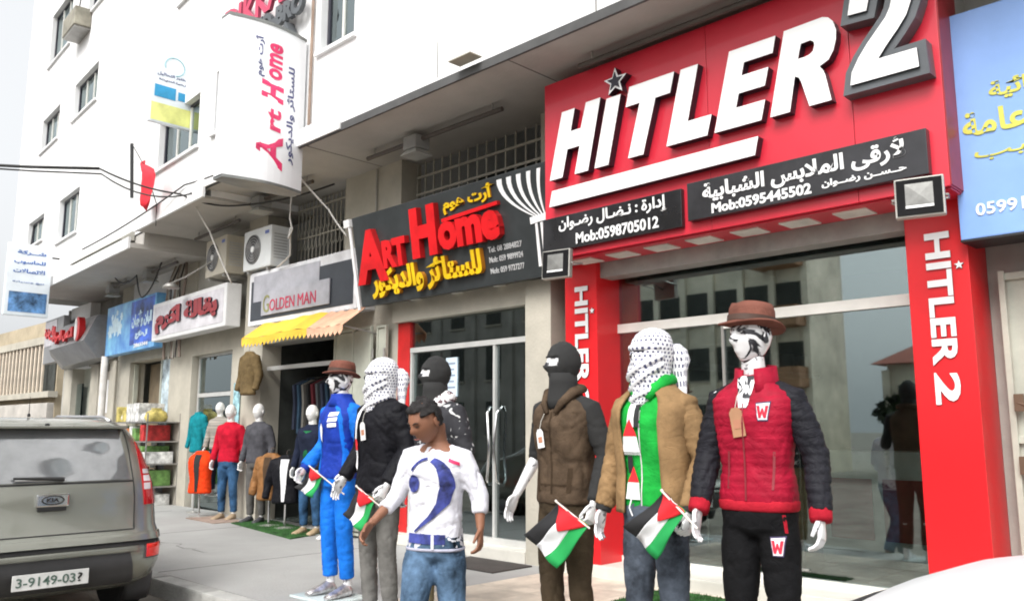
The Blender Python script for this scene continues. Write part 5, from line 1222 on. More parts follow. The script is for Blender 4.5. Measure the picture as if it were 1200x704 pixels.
q = MB(); zz = [(0.0, z) for z in (1.0, 1.1, 1.2, 1.35, 1.44)]
pts = []
for x, z in zz: h = tr.ray_cast(Vector((x - .01, -1, z)), Vector((0, 1, 0))); pts.append((x - .01, (h[0].y if h[0] else -.13) - .004, z))
q.tube(pts, .004, 6); q.build('zip', mat('zip', (.3, .05, .06), .4, .5), t)
for s in (-1, 1):     # raised collar flaps
    q = MB(); rings = []
    for k in range(9):
        a = R(-90 + s * (18 + k * 18)); rings.append([(.092 * math.cos(a) * (1 + .0 * k), .012 + .088 * math.sin(a), z) if True else 0 for z in (1.49, 1.545, 1.60)])
    rings = [[(p[0] * (1.32 if i == 0 else 1.08 if i == 1 else 1.0), p[1] * (1.2 if i == 0 else 1.05 if i == 1 else 1), p[2] + (.03 * (k_ / 8) if i == 2 else 0)) for i, p in enumerate(r_)] for k_, r_ in enumerate(rings)]
    q.loft(rings, False, closed=False); ob = q.build('collar', REDJ, t, smooth=True, fix=False); s_ = ob.modifiers.new('s', 'SOLIDIFY'); s_.thickness = .012
wmark(tr, t, .085, 1.40, .085)
q = MB(); q.prism([(-.028, 1.33), (.026, 1.33), (.006, 1.50), (.030, 1.60), (-.045, 1.60), (-.012, 1.47)], -.165, -.150); 
decal(t, tr, [(-.030, 1.42), (.012, 1.42), (.040, 1.57), (-.055, 1.57)], SKINW, 'chest_opening', .004, cuts=2)
swing_tag(t, -.045, 1.42, tr, mat('brown card tag', (.42, .22, .12), .8), .062, .135)
for (x, z) in ((.105, 1.13), (-.105, 1.13)): decal(t, tr, [(x, z - .08), (x + .010, z - .08), (x + .02, z + .09), (x + .01, z + .09)], mat('zip', (.3, .05, .06), .4, .5), 'pocket_zip', .003, cuts=1)
k_ = trousers(t, P, CL('black track fabric', (.009, .009, .010)), seed=7, w=1.0, end=.90); tk = bvh(k_)
wmark(tk, t, .115, .80, .085); decal(t, tk, [(.138, .94), (.15, .94), (.155, .86), (.143, .86)], CL('red rib knit', (.42, .015, .03)), 'side_stripe', .003, cuts=1)
q = MB(); foot_mb(q, P['la'], 1, .006); foot_mb(q, P['ra'], -1, .006); 
hat(t, HM, HATM); base_plate(t)

# --- tan jacket, green hoodie ---------------------------------------------------------------------
t = thing('mannequin', 'mannequin in an open tan jacket over a green hoodie with its head wrapped in cloth', 'mannequin', (-2.58, 3.68, .152), YAW, GRP)
P, HM, bo = figure(t, dict(hy=R(-20), ears=False, rw=(-.295, -.05, .93), lw=(.275, -.13, .95), le=(.27, .03, 1.20), lh='grip', rh='open'))
GRN = CL('green hoodie fabric', (.015, .36, .05)); TAN = CL('tan jacket fabric', (.28, .175, .085))
j = jacket(t, P, GRN, hem=.96, w=.93, sleeves=False, seed=9, name='hoodie', top=1.60); tr = bvh(j)
def open_jacket(t, P, m_, hem, gap, w=1.0, seed=0, name='jacket', lin=None):
    prof = [(hem, .196, .138, .0), (hem + .1, .194, .138, 0), (1.12, .186, .134, 0), (1.25, .196, .144, -.002), (1.38, .212, .152, -.004), (1.455, .222, .134, .0), (1.505, .188, .110, .008), (1.545, .122, .096, .008), (1.575, .098, .090, .01)]
    rings = []; n = 44
    zs = [hem + (1.575 - hem) * k / 30 for k in range(31)]
    for z in zs:
        f = lambda c_: float(np.interp(z, [p[0] for p in prof], [p[c_] for p in prof])); rx, ry, cy = f(1) * w, f(2) * w, f(3)
        g_ = gap(z); a0, a1 = -math.pi / 2 + g_[1], 1.5 * math.pi - g_[0]; ring = []
        for k in range(n):
            a = a0 + (a1 - a0) * k / (n - 1); c_, s_ = math.cos(a), math.sin(a); w_ = 1 + .030 * noise.noise(Vector((c_ * 2.5, s_ * 2.5, z * 7 + seed))) + .012 * math.sin(a * 9 + z * 14)
            ring.append((rx * w_ * math.copysign(abs(c_) ** .8, c_), cy + ry * w_ * math.copysign(abs(s_) ** .8, s_), z))
        rings.append(ring)
    q = MB(); q.loft(rings, False, closed=False); ob = q.build(name, m_, t, smooth=True, fix=False); s_ = ob.modifiers.new('s', 'SOLIDIFY'); s_.thickness = .012; s_.offset = 1; return ob
oj = open_jacket(t, P, TAN, .93, lambda z: (.42 + .08 * (z - .93), .62 - .35 * (z - .93)), 1.0, 3)
for s in (-1, 1): sleeve(t, P, s, TAN, seed=11 + s, upto=.94, r=(.074, .072, .064, .058, .053), voxel=.0115, amp=.009); cuff(t, P, s, mat('black knit', (.02, .02, .02), .9), .96, .044, .02)
for s in (-1, 1):
    q = MB(); q.tube([(s * .035, -.105, 1.50), (s * .07, -.085, 1.56), (s * .098, -.02, 1.60), (s * .08, .06, 1.61), (0, .09, 1.61)], [.012, .02, .024, .024, .022], 10, flat=1.4); q.build('hood_edge', GRN, t, smooth=True)
decal(t, tr, [(-.003, .97), (.004, .97), (.004, 1.5), (-.003, 1.5)], mat('white zip', (.6, .6, .6), .5), 'zip', .004, cuts=3)
keffiyeh(t, HM, 2)
# layered scarf in flag colours hanging down the front
def scarf_piece(x, ztop, w, m1, nm='scarf'):
    pass
dx = -.045
decal(t, tr, [(dx - .015, 1.53), (dx + .020, 1.53), (dx + .022, 1.36), (dx - .022, 1.36)], FW_, 'scarf_white', .016, .012, 2)
decal(t, tr, [(dx + .021, 1.53), (dx + .048, 1.53), (dx + .050, 1.36), (dx + .023, 1.36)], FB, 'scarf_black', .016, .012, 2)
decal(t, tr, [(dx, 1.405), (dx + .042, 1.315), (dx - .048, 1.315)], FR, 'scarf_red_tip', .022, .01, 2)
decal(t, tr, [(dx + .042, 1.313), (dx - .048, 1.313), (dx - .062, 1.235), (dx + .055, 1.235)], FW_, 'scarf_white_end', .022, .01, 2)
for i in range(14):
    x = dx - .06 + i * .0085; decal(t, tr, [(x, 1.234), (x + .005, 1.234), (x + .004, 1.22), (x + .001, 1.22)], FW_, 'fringe', .018, .006, 0)
decal(t, tr, [(dx - .035, 1.215), (dx + .0, 1.215), (dx + .0, 1.13), (dx - .035, 1.13)], FB, 'scarf_black', .010, .008, 1)
decal(t, tr, [(dx + .005, 1.165), (dx + .035, 1.085), (dx - .035, 1.085)], FR, 'scarf_red_tip', .014, .008, 1)
decal(t, tr, [(dx + .036, 1.083), (dx - .036, 1.083), (dx - .05, 1.0), (dx + .045, 1.0)], FW_, 'scarf_white_end', .014, .008, 1)
q = MB(); q.tube([(dx, -.15, 1.0), (dx - .01, -.155, .96), (dx + .005, -.15, .92)], .004, 6); q.build('tassel', FW_, t)
JN = CL('blue grey denim', (.075, .09, .115), v=.45, s=5)
trousers(t, P, JN, seed=13, w=.98); base_plate(t)
hand_flag('small flag held by the tan jacket mannequin, partly before its blue grey jeans', 3.42, (-2.35, 1.21), (-2.235, 1.125), (-2.60, 1.03), (-2.41, .89), (-2.225, 1.10), 1)

# --- brown vest, balaclava --------------------------------------------------------------------------
def balaclava(t, HM, seed=0):
    M_ = mat('black knit', (.012, .011, .012), .9, bump=.4, bscale=120, spec=.08)
    head_shell(HM, .008, lambda d: not (d.y < -.2 and abs(d.x) < .66 and -.06 < d.z < .20), M_, t, 'balaclava', .006, seed, .006)
    q = MB(); q.loft([sring(0, cy, z, rx, ry, 28, 2.1) for z, rx, ry, cy in ((1.47, .105, .085, -.035), (1.52, .098, .092, -.025), (1.57, .088, .092, -.016), (1.62, .080, .094, -.016), (1.68, .074, .098, -.018))]); q.build('neck_tube', M_, t, smooth=True)
t = thing('mannequin', 'mannequin in a black balaclava, brown hooded vest over black sleeves and brown trousers', 'mannequin', (-3.34, 3.86, .152), YAW, GRP)
P, HM, bo = figure(t, dict(ears=False, hy=R(-22), re=(-.255, .04, 1.19), rw=(-.31, -.10, .95), lw=(.275, -.10, .93), lh='grip', rh='open'))
BRV = CL('brown vest fabric', (.085, .058, .038), v=.2); BLKN = mat('black knit', (.016, .015, .016), .9)
j = jacket(t, P, BRV, hem=.92, w=1.0, sleeves=False, seed=21, name='vest', amp=.011, top=1.58); tr = bvh(j)
sleeve(t, P, 1, BLKN, seed=22, upto=.94, r=(.070, .064, .056, .050, .044)); sleeve(t, P, -1, BLKN, seed=23, upto=.12, r=(.070, .064, .056, .054, .052))
for s in (-1, 1):
    q = MB(); q.tube([(s * .03, -.135, 1.44), (s * .065, -.12, 1.50), (s * .10, -.05, 1.565), (s * .09, .05, 1.59), (s * .0, .095, 1.60)], [.012, .018, .023, .026, .024], 10, flat=1.3); q.build('hood_edge', BRV, t, smooth=True)
    decal(t, tr, [(s * .10, .99), (s * .125, .99), (s * .135, 1.13), (s * .11, 1.13)], CL('dark brown seam', (.05, .033, .02)), 'pocket', .004, cuts=1)
decal(t, tr, [(-.006, .92), (.006, .92), (.006, 1.45), (-.006, 1.45)], CL('dark brown seam', (.05, .033, .02)), 'zip', .004, cuts=3)
decal(t, tr, [(-.17, 1.025), (.17, 1.025), (.17, 1.037), (-.17, 1.037)], CL('dark brown seam', (.05, .033, .02)), 'waist_seam', .003, cuts=3)
swing_tag(t, -.075, 1.35, tr, mat('white card tag', (.75, .75, .75), .6), .05, .11)
balaclava(t, HM, 5); trousers(t, P, CL('brown trouser fabric', (.062, .045, .028)), seed=25, w=1.02); base_plate(t)
hand_flag('small flag held by the brown vest mannequin, covering its thighs', 3.62, (-3.19, 1.10), (-2.98, .99), (-3.47, .90), (-3.2, .745), (-3.03, 1.01), 2)

# --- third balaclava mannequin, hidden by the walking boy ------------------------------------------------
t = thing('mannequin', 'mannequin in a black balaclava and black and white patterned jacket behind the walking boy', 'mannequin', (-4.66, 3.98, .152), YAW, GRP)
P, HM, bo = figure(t, dict(hy=R(-22), ears=False))
jacket(t, P, spots_mat('black white printed fabric', (.60, .60, .60), (.02, .02, .025), 14, .62, .8), seed=31); balaclava(t, HM, 8)
q = MB(); q.tube([(.03, -.10, 1.46), (.09, -.06, 1.53), (.10, .03, 1.58), (0, .08, 1.6)], [.02, .035, .04, .035], 10, flat=1.4); q.build('scarf', spots_mat('striped white scarf', (.72, .70, .70), (.10, .05, .06), 22, .45, .85), t, smooth=True)
trousers(t, P, CL('khaki trouser fabric', (.20, .17, .10)), seed=33); base_plate(t)

# --- black jacket, patterned scarf, grey trousers --------------------------------------------------------
t = thing('mannequin', 'mannequin in a black jacket and grey trousers with head wrapped in patterned cloth', 'mannequin', (-5.07, 3.80, .152), YAW, GRP)
P, HM, bo = figure(t, dict(hy=R(-20), ears=False, rw=(-.29, -.12, .98), lw=(.27, -.16, .96), lh='grip', rh='open'))
j = jacket(t, P, CL('black jacket fabric', (.010, .010, .013), r=.6), hem=.90, w=1.04, seed=35, amp=.010, r=(.086, .08, .07, .062, .055)); tr = bvh(j)
keffiyeh(t, HM, 7)
decal(t, tr, [(-.10, 1.52), (-.06, 1.54), (-.10, 1.28), (-.135, 1.28)], FW_, 'scarf_white', .014, .01, 2)
decal(t, tr, [(-.10, 1.28), (-.135, 1.28), (-.15, 1.20), (-.085, 1.20)], FR, 'scarf_red', .014, .01, 2)
decal(t, tr, [(-.085, 1.198), (-.15, 1.198), (-.155, 1.10), (-.09, 1.06)], FW_, 'scarf_white_end', .014, .01, 2)
swing_tag(t, -.02, 1.40, tr, mat('white card tag', (.75, .75, .75), .6), .055, .13)
trousers(t, P, CL('grey trouser fabric', (.17, .165, .155)), seed=37, w=.96); base_plate(t)
hand_flag('small flag held by the black jacket mannequin, next to the boy\'s swinging hand', 3.60, (-5.06, 1.10), (-4.86, 1.02), (-5.24, .90), (-4.99, .80), (-4.84, 1.0), 3)

# --- blue track suit --------------------------------------------------------------------------------------
t = thing('mannequin', 'mannequin in a bright blue track suit and brown hat', 'mannequin', (-6.03, 4.10, .152), YAW, GRP)
P, HM, bo = figure(t, dict(hy=R(-16), lw=(.28, -.14, .98), rw=(-.27, -.16, 1.0), lh='open'))
BLU = CL('royal blue fabric', (.015, .045, .34), r=.6); LBL = CL('bright blue fabric', (.012, .17, .68), r=.6)
j = jacket(t, P, BLU, hem=.93, w=1.0, seed=41, sleeves=False, amp=.008, top=1.60); tr = bvh(j)
for s in (-1, 1): sleeve(t, P, s, LBL, seed=42 + s, upto=.92, r=(.080, .076, .066, .06, .055)); cuff(t, P, s, BLU, .95, .045, .02)
decal(t, tr, [(-.17, .95), (-.155, .95), (-.15, 1.36), (-.165, 1.36)], FW_, 'piping', .003, cuts=3)
decal(t, tr, [(-.15, .95), (-.10, .95), (-.09, 1.40), (-.13, 1.42)], LBL, 'panel', .0035, cuts=3)
decal(t, tr, [(.15, 1.0), (.17, 1.02), (.165, 1.42), (.11, 1.50), (.03, 1.54), (.10, 1.46), (.14, 1.38)], LBL, 'panel', .0035, cuts=3)
for z in (1.445, 1.40, 1.355): decal(t, tr, [(.015, z - .012), (.12, z - .005), (.12, z + .028), (.025, z + .022)], FW_, 'chest_stripe', .006, cuts=2)
decal(t, tr, [(-.085, 1.24), (-.065, 1.22), (-.045, 1.34), (-.06, 1.38), (-.09, 1.35)], FW_, 'print_mark', .006, cuts=2)
trousers(t, P, LBL, seed=45, w=1.0, end=.88); hat(t, HM, HATM)
q = MB(); q.loft([sring(0, .0, z, rx, ry, 28, 2.2) for z, rx, ry in ((1.52, .115, .105), (1.57, .092, .090), (1.62, .086, .086), (1.625, .07, .07))]); q.build('collar', BLU, t, smooth=True)
for s, a in ((-1, P['ra']), (1, P['la'])):
    q = MB(); foot_mb(q, a, s, .007); q.build('shoe', mat('silver shoe', (.55, .52, .52), .3, .7, vary=.3, vscale=20), t, smooth=True)
q = MB(); q.bbox(-.30, .26, -.24, .16, -.02, 0, .006); q.build('base_plate', mat('glass base plate', (.6, .68, .68), .15), t); t.location.z = .172
hand_flag('small flag held by the blue track suit mannequin, pointing left', 3.95, (-6.24, 1.20), (-6.06, 1.12), (-6.44, 1.02), (-6.17, .94), (-5.80, 1.02), 4)

# --- walking boy ------------------------------------------------------------------------------------------
SK = mat('brown skin', (.25, .11, .062), .6, vary=.06, vscale=8)
t = thing('person', 'dark haired boy walking with lowered head in a white top with big blue print', 'person', (-3.80, 3.25, 0), R(27)); t.scale = (.915, .915, .915)
P, HM, bo = figure(t, dict(hy=R(-26), hp=R(26), hs=1.13, ho=(-.02, -.05, -.035), re=(-.265, .0, 1.225), rw=(-.36, -.18, 1.06), le=(.275, .04, 1.22), lw=(.30, -.01, 1.03), lk=(.10, .05, .50), la=(.10, .22, .16), rk=(-.09, -.14, .52), ra=(-.09, -.20, .10), rh='loose', lh='loose'), SK)
TEE = CL('white cotton', (.70, .70, .76), v=.06)
j = jacket(t, P, TEE, hem=.90, w=.93, seed=51, name='shirt', upto=.50, r=(.070, .066, .058, .053, .050), amp=.012, top=1.54); tr = bvh(j)
for k_, v_ in list(P.items()): pass
PB = mat('blue shirt print', (.045, .06, .27), .85, vary=.35, vscale=14)
def arc(cx, cz, rx, rz, a0, a1, n=14): return [(cx + rx * math.cos(R(a0 + (a1 - a0) * k / n)), cz + rz * math.sin(R(a0 + (a1 - a0) * k / n))) for k in range(n + 1)]
# big printed numeral: round blob, thick bowl sweeping to lower left, serif base line
_dc = decal
def decal(t, tree, pts, *a, **k): return _dc(t, tree, [(x * 1.20, 1.2 + (z - 1.2) * (1.08 if z > 1.2 else .98)) for x, z in pts], *a, **k)
decal(t, tr, arc(-.085, 1.30, .035, .05, 0, 340), PB, 'print_mark', .010, cuts=2)
decal(t, tr, arc(0, 1.30, .135, .15, 78, -8) + [(.11, 1.19), (.03, 1.10), (-.075, 1.01), (-.08, 1.02), (.0, 1.11), (.045, 1.19)] + arc(-.01, 1.30, .072, .125, -8, 78), PB, 'print_mark', .010, cuts=2)
decal(t, tr, arc(-.0, 1.30, .12, .15, 95, 150) + arc(-.0, 1.30, .105, .135, 150, 95), PB, 'print_mark', .010, cuts=2)
decal(t, tr, [(-.115, .945), (.09, .94), (.09, 1.0), (-.115, 1.005)], PB, 'print_mark', .010, cuts=2)
decal(t, tr, [(.02, .91), (.035, .91), (.035, 1.0), (.02, 1.0)], TEE, 'print_gap', .014, cuts=2)
decal(t, tr, [(.10, 1.425), (.15, 1.40), (.15, 1.42), (.10, 1.445)], mat('pink print', (.82, .04, .16), .5), 'print_mark', .004, cuts=2)
decal = _dc
q = MB(); q.loft([sring(0, 0, z, rx, ry, 36, 2.5) for z, rx, ry in ((.902, .184, .127), (.91, .187, .129), (.92, .186, .128))]); q.build('hem', CL('grey hem', (.45, .45, .55)), t, smooth=True)
trousers(t, P, CL('washed blue denim', (.10, .17, .27), v=.5, s=4.5), seed=53, w=1.10, amp=.008)
head_shell(HM, .012, lambda d: (d.z > .30 and (d.y > -.62 or d.z > .60)) or (d.y > .05 and d.z > -.35), mat('black hair', (.010, .008, .008), .65, bump=.6, bscale=150), t, 'hair', .022, 3, .008)
for s in (-1, 1):
    q = MB(); q.tube([HM @ Vector((s * x, y, z)) for x, y, z in ((.014, -.1005, .026), (.03, -.0925, .032), (.048, -.087, .028))], [.003, .004, .002], 6); q.build('eyebrow', mat('black hair', (.010, .008, .008), .65), t)
    q = MB(); q.tube([HM @ Vector((s * x, y, z)) for x, y, z in ((.015, -.0905, .008), (.028, -.0910, .009), (.042, -.084, .008))], [.002, .0038, .002], 6); q.build('eye', mat('dark eye', (.02, .015, .012), .3), t)
q = MB(); q.tube([HM @ Vector((x, y, z)) for x, y, z in ((-.024, -.094, -.063), (0, -.103, -.0625), (.024, -.094, -.063))], [.002, .0045, .002], 6); q.build('lips', mat('lip skin', (.22, .06, .045), .5), t)
for s, a in ((-1, P['ra']), (1, P['la'])):
    q = MB(); foot_mb(q, a, s, .008); q.build('shoe', mat('dark shoe', (.05, .05, .055), .6), t, smooth=True)

# ---------------------------------------------------------------- goods and figures before the far shops
def clothes_stand(label, loc, yaw, col, dark, shirt=None, hgt=1.02, hem=.42, vest=False):
    t = thing('garment_stand', label, 'clothes stand', loc, yaw, 'low stands with garments on the pavement')
    o_ = dict(POSE)
    P = {k: Vector(v) if isinstance(v, tuple) else v for k, v in o_.items()}
    mb = MB(); mb.loft(jacket_rings(.92, 1.0, .8))
    if not vest:
        for s in (-1, 1): a, b = tubeg(P, s, upto=.8); mb.tube(a, b, 12)
    me = remesh(mb, .018, 2); wrinkle(me, .012, int(loc[0] * 10)); setmat(me, col)
    for v in me.vertices: v.co.z = v.co.z - 1.56 + hgt
    j = link('garment', me, t); tr = bvh(j); sh = hgt - 1.56
    if dark: decal(t, tr, [(-.02, .95 + sh), (.02, .95 + sh), (.045, 1.3 + sh), (.06, 1.52 + sh), (-.06, 1.52 + sh), (-.045, 1.3 + sh)], dark, 'lining', .010, cuts=2)
    q = MB(); q.tube([(0, 0, .02), (0, 0, hgt - .05)], .015, 8); q.tube([(0, 0, hgt - .05), (0, 0, hgt + .08), (.03, 0, hgt + .10), (.05, 0, hgt + .07)], .006, 6); q.build('post', CHROME, t)
    q = MB(); q.lathe([(.16, 0), (.16, .015), (.02, .03)], 18); q.build('foot', STEEL, t)
    return t
ORG = CL('bright orange fabric', (.75, .055, .01)); LEA = CL('brown leather', (.27, .13, .05), r=.5)
BLKL = mat('black knit', (.016, .015, .016), .9)
clothes_stand('bright orange vest on a low stand before the grocery', (-13.0, 6.25, .15), R(30), ORG, BLKL, hgt=1.0, vest=True)
clothes_stand('brown leather jacket with a tag on a low stand beside the green mat', (-11.05, 6.35, .15), R(25), LEA, CL('dark lining', (.08, .05, .03)), hgt=1.0)
clothes_stand('black jacket with white front on a low stand right of the brown leather jacket', (-10.62, 6.35, .15), R(40), CL('black jacket fabric', (.010, .010, .013), r=.6), FW_, hgt=.98)
t = clothes_stand('teal jacket hung up at the left edge of the grocery front', (-13.72, 6.5, .15), R(20), CL('teal fabric', (.01, .22, .26)), None, hgt=1.62); t.scale = (.7, .7, 1)
def small_man(label, loc, yaw, sc, top, bottom, head=True, cat='mannequin', sl=None, hem=.92, skin=None, belt=False, shoes=None):
    t = thing('mannequin', label, cat, loc, yaw, 'shop mannequins before the far shops'); t.scale = (sc, sc, sc)
    P, HM, bo = figure(t, dict(hy=R(-5)), skin or SKINP, .02)
    jacket(t, P, top, hem=hem, seed=int(loc[0] * 7), voxel=.02); trousers(t, P, bottom, seed=3, voxel=.02)
    if shoes:
        for s, a in ((-1, P['ra']), (1, P['la'])): q = MB(); foot_mb(q, a, s, .01); q.build('shoe', shoes, t, smooth=True)
    base_plate(t)
    return t, P, HM
small_man('mannequin in a red sweater and blue jeans on the pavement by the grocery pillar', (-12.35, 6.38, .15), R(28), .93, CL('red sweater knit', (.48, .01, .03)), CL('mid blue denim', (.04, .10, .20), v=.5, s=4), shoes=mat('beige shoe', (.35, .26, .17), .6))
t, P, HM = small_man('white faced child mannequin in a striped beige top left of the red sweater', (-13.15, 6.6, .45), R(30), .80, mat('striped beige knit', (.42, .38, .32), .9, vary=.8, vscale=3, stretch=(.1, .1, 9), col2=(.12, .12, .12)), CL('dark denim', (.03, .04, .07)))
small_man('mannequin in a dark grey suit standing against the pillar', (-11.62, 6.45, .15), R(20), .93, CL('grey suit cloth', (.075, .075, .085)), CL('grey trouser cloth', (.11, .105, .10)), shoes=mat('dark shoe', (.05, .05, .055), .6))
t, P, HM = small_man('mannequin in a green hoodie under a navy jacket at the awning shop edge', (-9.85, 6.25, .15), R(20), .90, CL('dark navy fabric', (.015, .02, .04)), CL('mid blue denim', (.04, .10, .20), v=.5, s=4), shoes=mat('tan boot', (.38, .28, .17), .6))
q = MB(); q.loft([sring(0, -.012, z, .11, .118, 20, 2.4) for z in (1.05, 1.3, 1.48)]); q.build('hoodie', CL('forest green fabric', (.02, .16, .06)), t, smooth=True)
t, P, HM = small_man('mannequin with white boots and dark clothes left of the tall blue track suit', (-9.2, 6.2, .15), R(20), .88, CL('black jacket fabric', (.010, .010, .013), r=.6), CL('dark denim', (.03, .04, .07)), shoes=mat('white boot', (.78, .76, .74), .5))
# jacket hanging on the pillar
t = thing('hanging_jacket', 'olive brown jacket hanging high on the pillar beside the awning shop', 'jacket', (-11.95, 6.42, 2.05))
mb = MB(); mb.loft(jacket_rings(.92, 1.05, .55)); P_ = {k: Vector(v) if isinstance(v, tuple) else v for k, v in POSE.items()}
for s in (-1, 1): a, b = tubeg(P_, s, upto=.8); mb.tube(a, b, 12)
me = remesh(mb, .018, 2); wrinkle(me, .012, 3); setmat(me, CL('olive brown fabric', (.15, .105, .05)))
for v in me.vertices: v.co.z -= .95
link('garment', me, t)
q = MB(); q.tube([(-.15, 0, .56), (0, 0, .62), (.15, 0, .56)], .01, 6); q.tube([(0, 0, .62), (0, 0, .70), (.03, .05, .74), (.0, .12, .72)], .005, 6); q.build('hanger', STEEL, t)
t = thing('hanging_jacket', 'red garment hanging low between the leather jacket and the awning shop door', 'jacket', (-10.6, 6.9, .85))
mb = MB(); mb.loft(jacket_rings(.92, .9, .5)); me = remesh(mb, .02, 2); wrinkle(me, .012, 4); setmat(me, CL('dark red fabric', (.25, .015, .02)))
for v in me.vertices: v.co.z -= .93
link('garment', me, t)
# mats
def turf(label, pts, m_, cat='mat', h=.014):
    o = Vector((sum(p[0] for p in pts) / len(pts), sum(p[1] for p in pts) / len(pts), .1515))
    t = thing('floor_mat', label, cat, o)
    q = MB(); q.loft([[(p[0] - o.x, p[1] - o.y, z) for p in pts] for z in (0, h)]); q.build('pad', m_, t)
    return t, o
GT = mat('green artificial turf', (.035, .13, .025), .95, vary=.3, vscale=8, bump=.8, bscale=200)
def turf_pile(t, o, pts, n=2500):
    rnd = random.Random(5); q = MB(); xs = [p[0] for p in pts]; ys = [p[1] for p in pts]
    for i in range(n):
        u, v = rnd.random(), rnd.random(); a = Vector(pts[0]).lerp(Vector(pts[1]), u); b = Vector(pts[3]).lerp(Vector(pts[2]), u); p = a.lerp(b, v)
        x, y = p.x - o.x, p.y - o.y; d = rnd.uniform(-.008, .008); h = rnd.uniform(.018, .03)
        q.add([(x - .004, y, .013), (x + .004, y + .002, .013), (x + d, y + d, h + .008)], [(0, 1, 2)])
    ob = q.build('pile', GT, t, fix=False); ob['kind'] = 'stuff'
pts = [(-11.75, 6.15), (-9.55, 5.80), (-9.75, 6.42), (-11.7, 6.75)]
t, o = turf('green artificial turf mat before the awning shop', pts, GT); turf_pile(t, o, pts)
pts = [(-2.95, 3.42 + .55), (-2.15, 4.0), (-2.2, 4.75), (-3.3, 4.75)]
t, o = turf('green artificial turf mat at the step of the red clothes shop', [(-4.30, 5.45), (-3.35, 5.45), (-3.35, 6.22), (-4.30, 6.22)], GT); turf_pile(t, o, [(-4.30, 5.45), (-3.35, 5.45), (-3.35, 6.22), (-4.30, 6.22)])
pts = [(-4.7, 6.80), (-3.95, 6.80), (-3.95, 8.3), (-4.7, 8.3)]
t, o = turf('green artificial turf strip inside the glass of the red clothes shop', pts, GT, h=.13); turf('flat dark doormat before the curtain shop door', [(-6.85, 5.80), (-5.95, 5.80), (-5.95, 6.35), (-6.85, 6.35)], mat('dark doormat', (.07, .06, .055), .95, bump=.8, bscale=150), h=.012)
turf('pinkish doormat under the red sweater mannequin', [(-12.9, 6.0), (-11.9, 5.95), (-11.85, 6.4), (-12.9, 6.5)], mat('pink doormat', (.36, .27, .22), .95, bump=.8, bscale=150), h=.012)

# vegetable and goods rack by the blue shop
o = wp(-16.75, 6.3, .14)
t = thing('market_rack', 'low open rack crowded with bagged and boxed goods left of the grocery', 'rack', o, -P8)
for z in (.35, .75, 1.15, 1.5):
    q = MB(); q.box(-.95, .95, -.25, .35, z - .02, z); q.build('shelf', STEEL, t)
for x in (-.95, .93):
    for y in (-.25, .33): q = MB(); q.box(x, x + .02, y, y + .02, 0, 1.65); q.build('post', STEEL, t)
cols = [('orange stock', (.62, .18, .03)), ('red stock', (.5, .03, .03)), ('green stock', (.15, .30, .08)), ('white stock', (.68, .68, .66)), ('yellow stock', (.60, .50, .15)), ('grey stock', (.3, .3, .32)), ('brown stock', (.25, .14, .08))]
rnd = random.Random(3)
ORD = 'first second third fourth fifth sixth seventh eighth ninth tenth eleventh twelfth thirteenth'.split()
for z in (0.0, .35, .75, 1.15, 1.5):
    x = -.92; k = 0
    gg = 'goods on the rack shelf at %d cm' % int(z * 100 + 12)
    while x < .72:
        w = rnd.uniform(.15, .24); h = rnd.uniform(.20, .31 if z < 1.5 else .36); nm, c_ = cols[rnd.choice((0, 1, 2, 3, 4, 3, 0))] if z < 1.5 else cols[rnd.choice((2, 3, 4, 3))]
        it = MB()
        if rnd.random() < .6: it.bbox(-w / 2, w / 2, -.13, .36, 0, h, .01); kind = 'box'
        else:
            it.loft([sring(0, .1, zz, w * .5 * r_, .22 * r_, 12, 2.2) for zz, r_ in ((0, .8), (h * .3, 1), (h * .7, .85), (h * .9, .4), (h, .5))]); kind = 'bag'
        me = it.mesh('goods_' + kind, mat(nm, c_, .6, vary=.3, vscale=8), smooth=kind == 'bag')
        ob = link('goods_' + kind, me, None, Vector(o) + Matrix.Rotation(-P8, 3, 'Z') @ Vector((x + w / 2, -.10, z + .003)), -P8 + rnd.uniform(-.1, .1))
        tag(ob, f"{nm.split()[0]} {'carton' if kind == 'box' else 'plastic bag'} on the market rack, {('bottom', 'lowest', 'second', 'third', 'top')[(0.0, .35, .75, 1.15, 1.5).index(z)]} row, {ORD[k]} from the left", kind, 'goods on the market rack')
        x += w + .01; k += 1
q = MB(); q.loft([sring(0, 0, z, r_, r_ * .8, 14, 2) for z, r_ in ((0, .2), (.12, .26), (.3, .2), (.42, .06), (.47, .1))])
tag(q.build('sack', mat('white plastic sack', (.7, .7, .68), .5), None, smooth=True, loc=wp(-17.0, 5.9, .152)), 'white plastic sack lying on the pavement before the rack', 'sack')

# ================================================================ cars
def car(root, L_, Wd, prof, paint, glassz, n=9, mirror=1):
    """prof rows: (z, x_rear, x_front, halfwidth); plan outlines are superellipses"""
    rings = []; N = 72
    for z, xr, xf, w in prof:
        a = (xf - xr) / 2; cx = (xf + xr) / 2
        rings.append([(cx + a * math.copysign(abs(math.cos(2 * math.pi * k / N)) ** (2 / n), math.cos(2 * math.pi * k / N)), w * math.copysign(abs(math.sin(2 * math.pi * k / N)) ** (2 / n * 1.0), math.sin(2 * math.pi * k / N)), z) for k in range(N)])
    q = MB(); q.loft(rings); return q.build('body', paint, root, smooth=True, auto=38)
KP = [(.26, .16, 3.90, .82), (.34, .03, 4.0, .895), (.46, -.03, 4.04, .925), (.58, -.03, 4.03, .930), (.68, .01, 4.0, .925), (.74, .05, 3.97, .915), (.95, .07, 3.8, .895), (1.08, .10, 3.2, .870), (1.14, .12, 3.05, .845), (1.30, .18, 2.75, .79), (1.42, .24, 2.45, .735), (1.50, .30, 2.25, .68), (1.555, .38, 2.15, .61), (1.59, .55, 2.0, .50), (1.60, .8, 1.8, .3)]
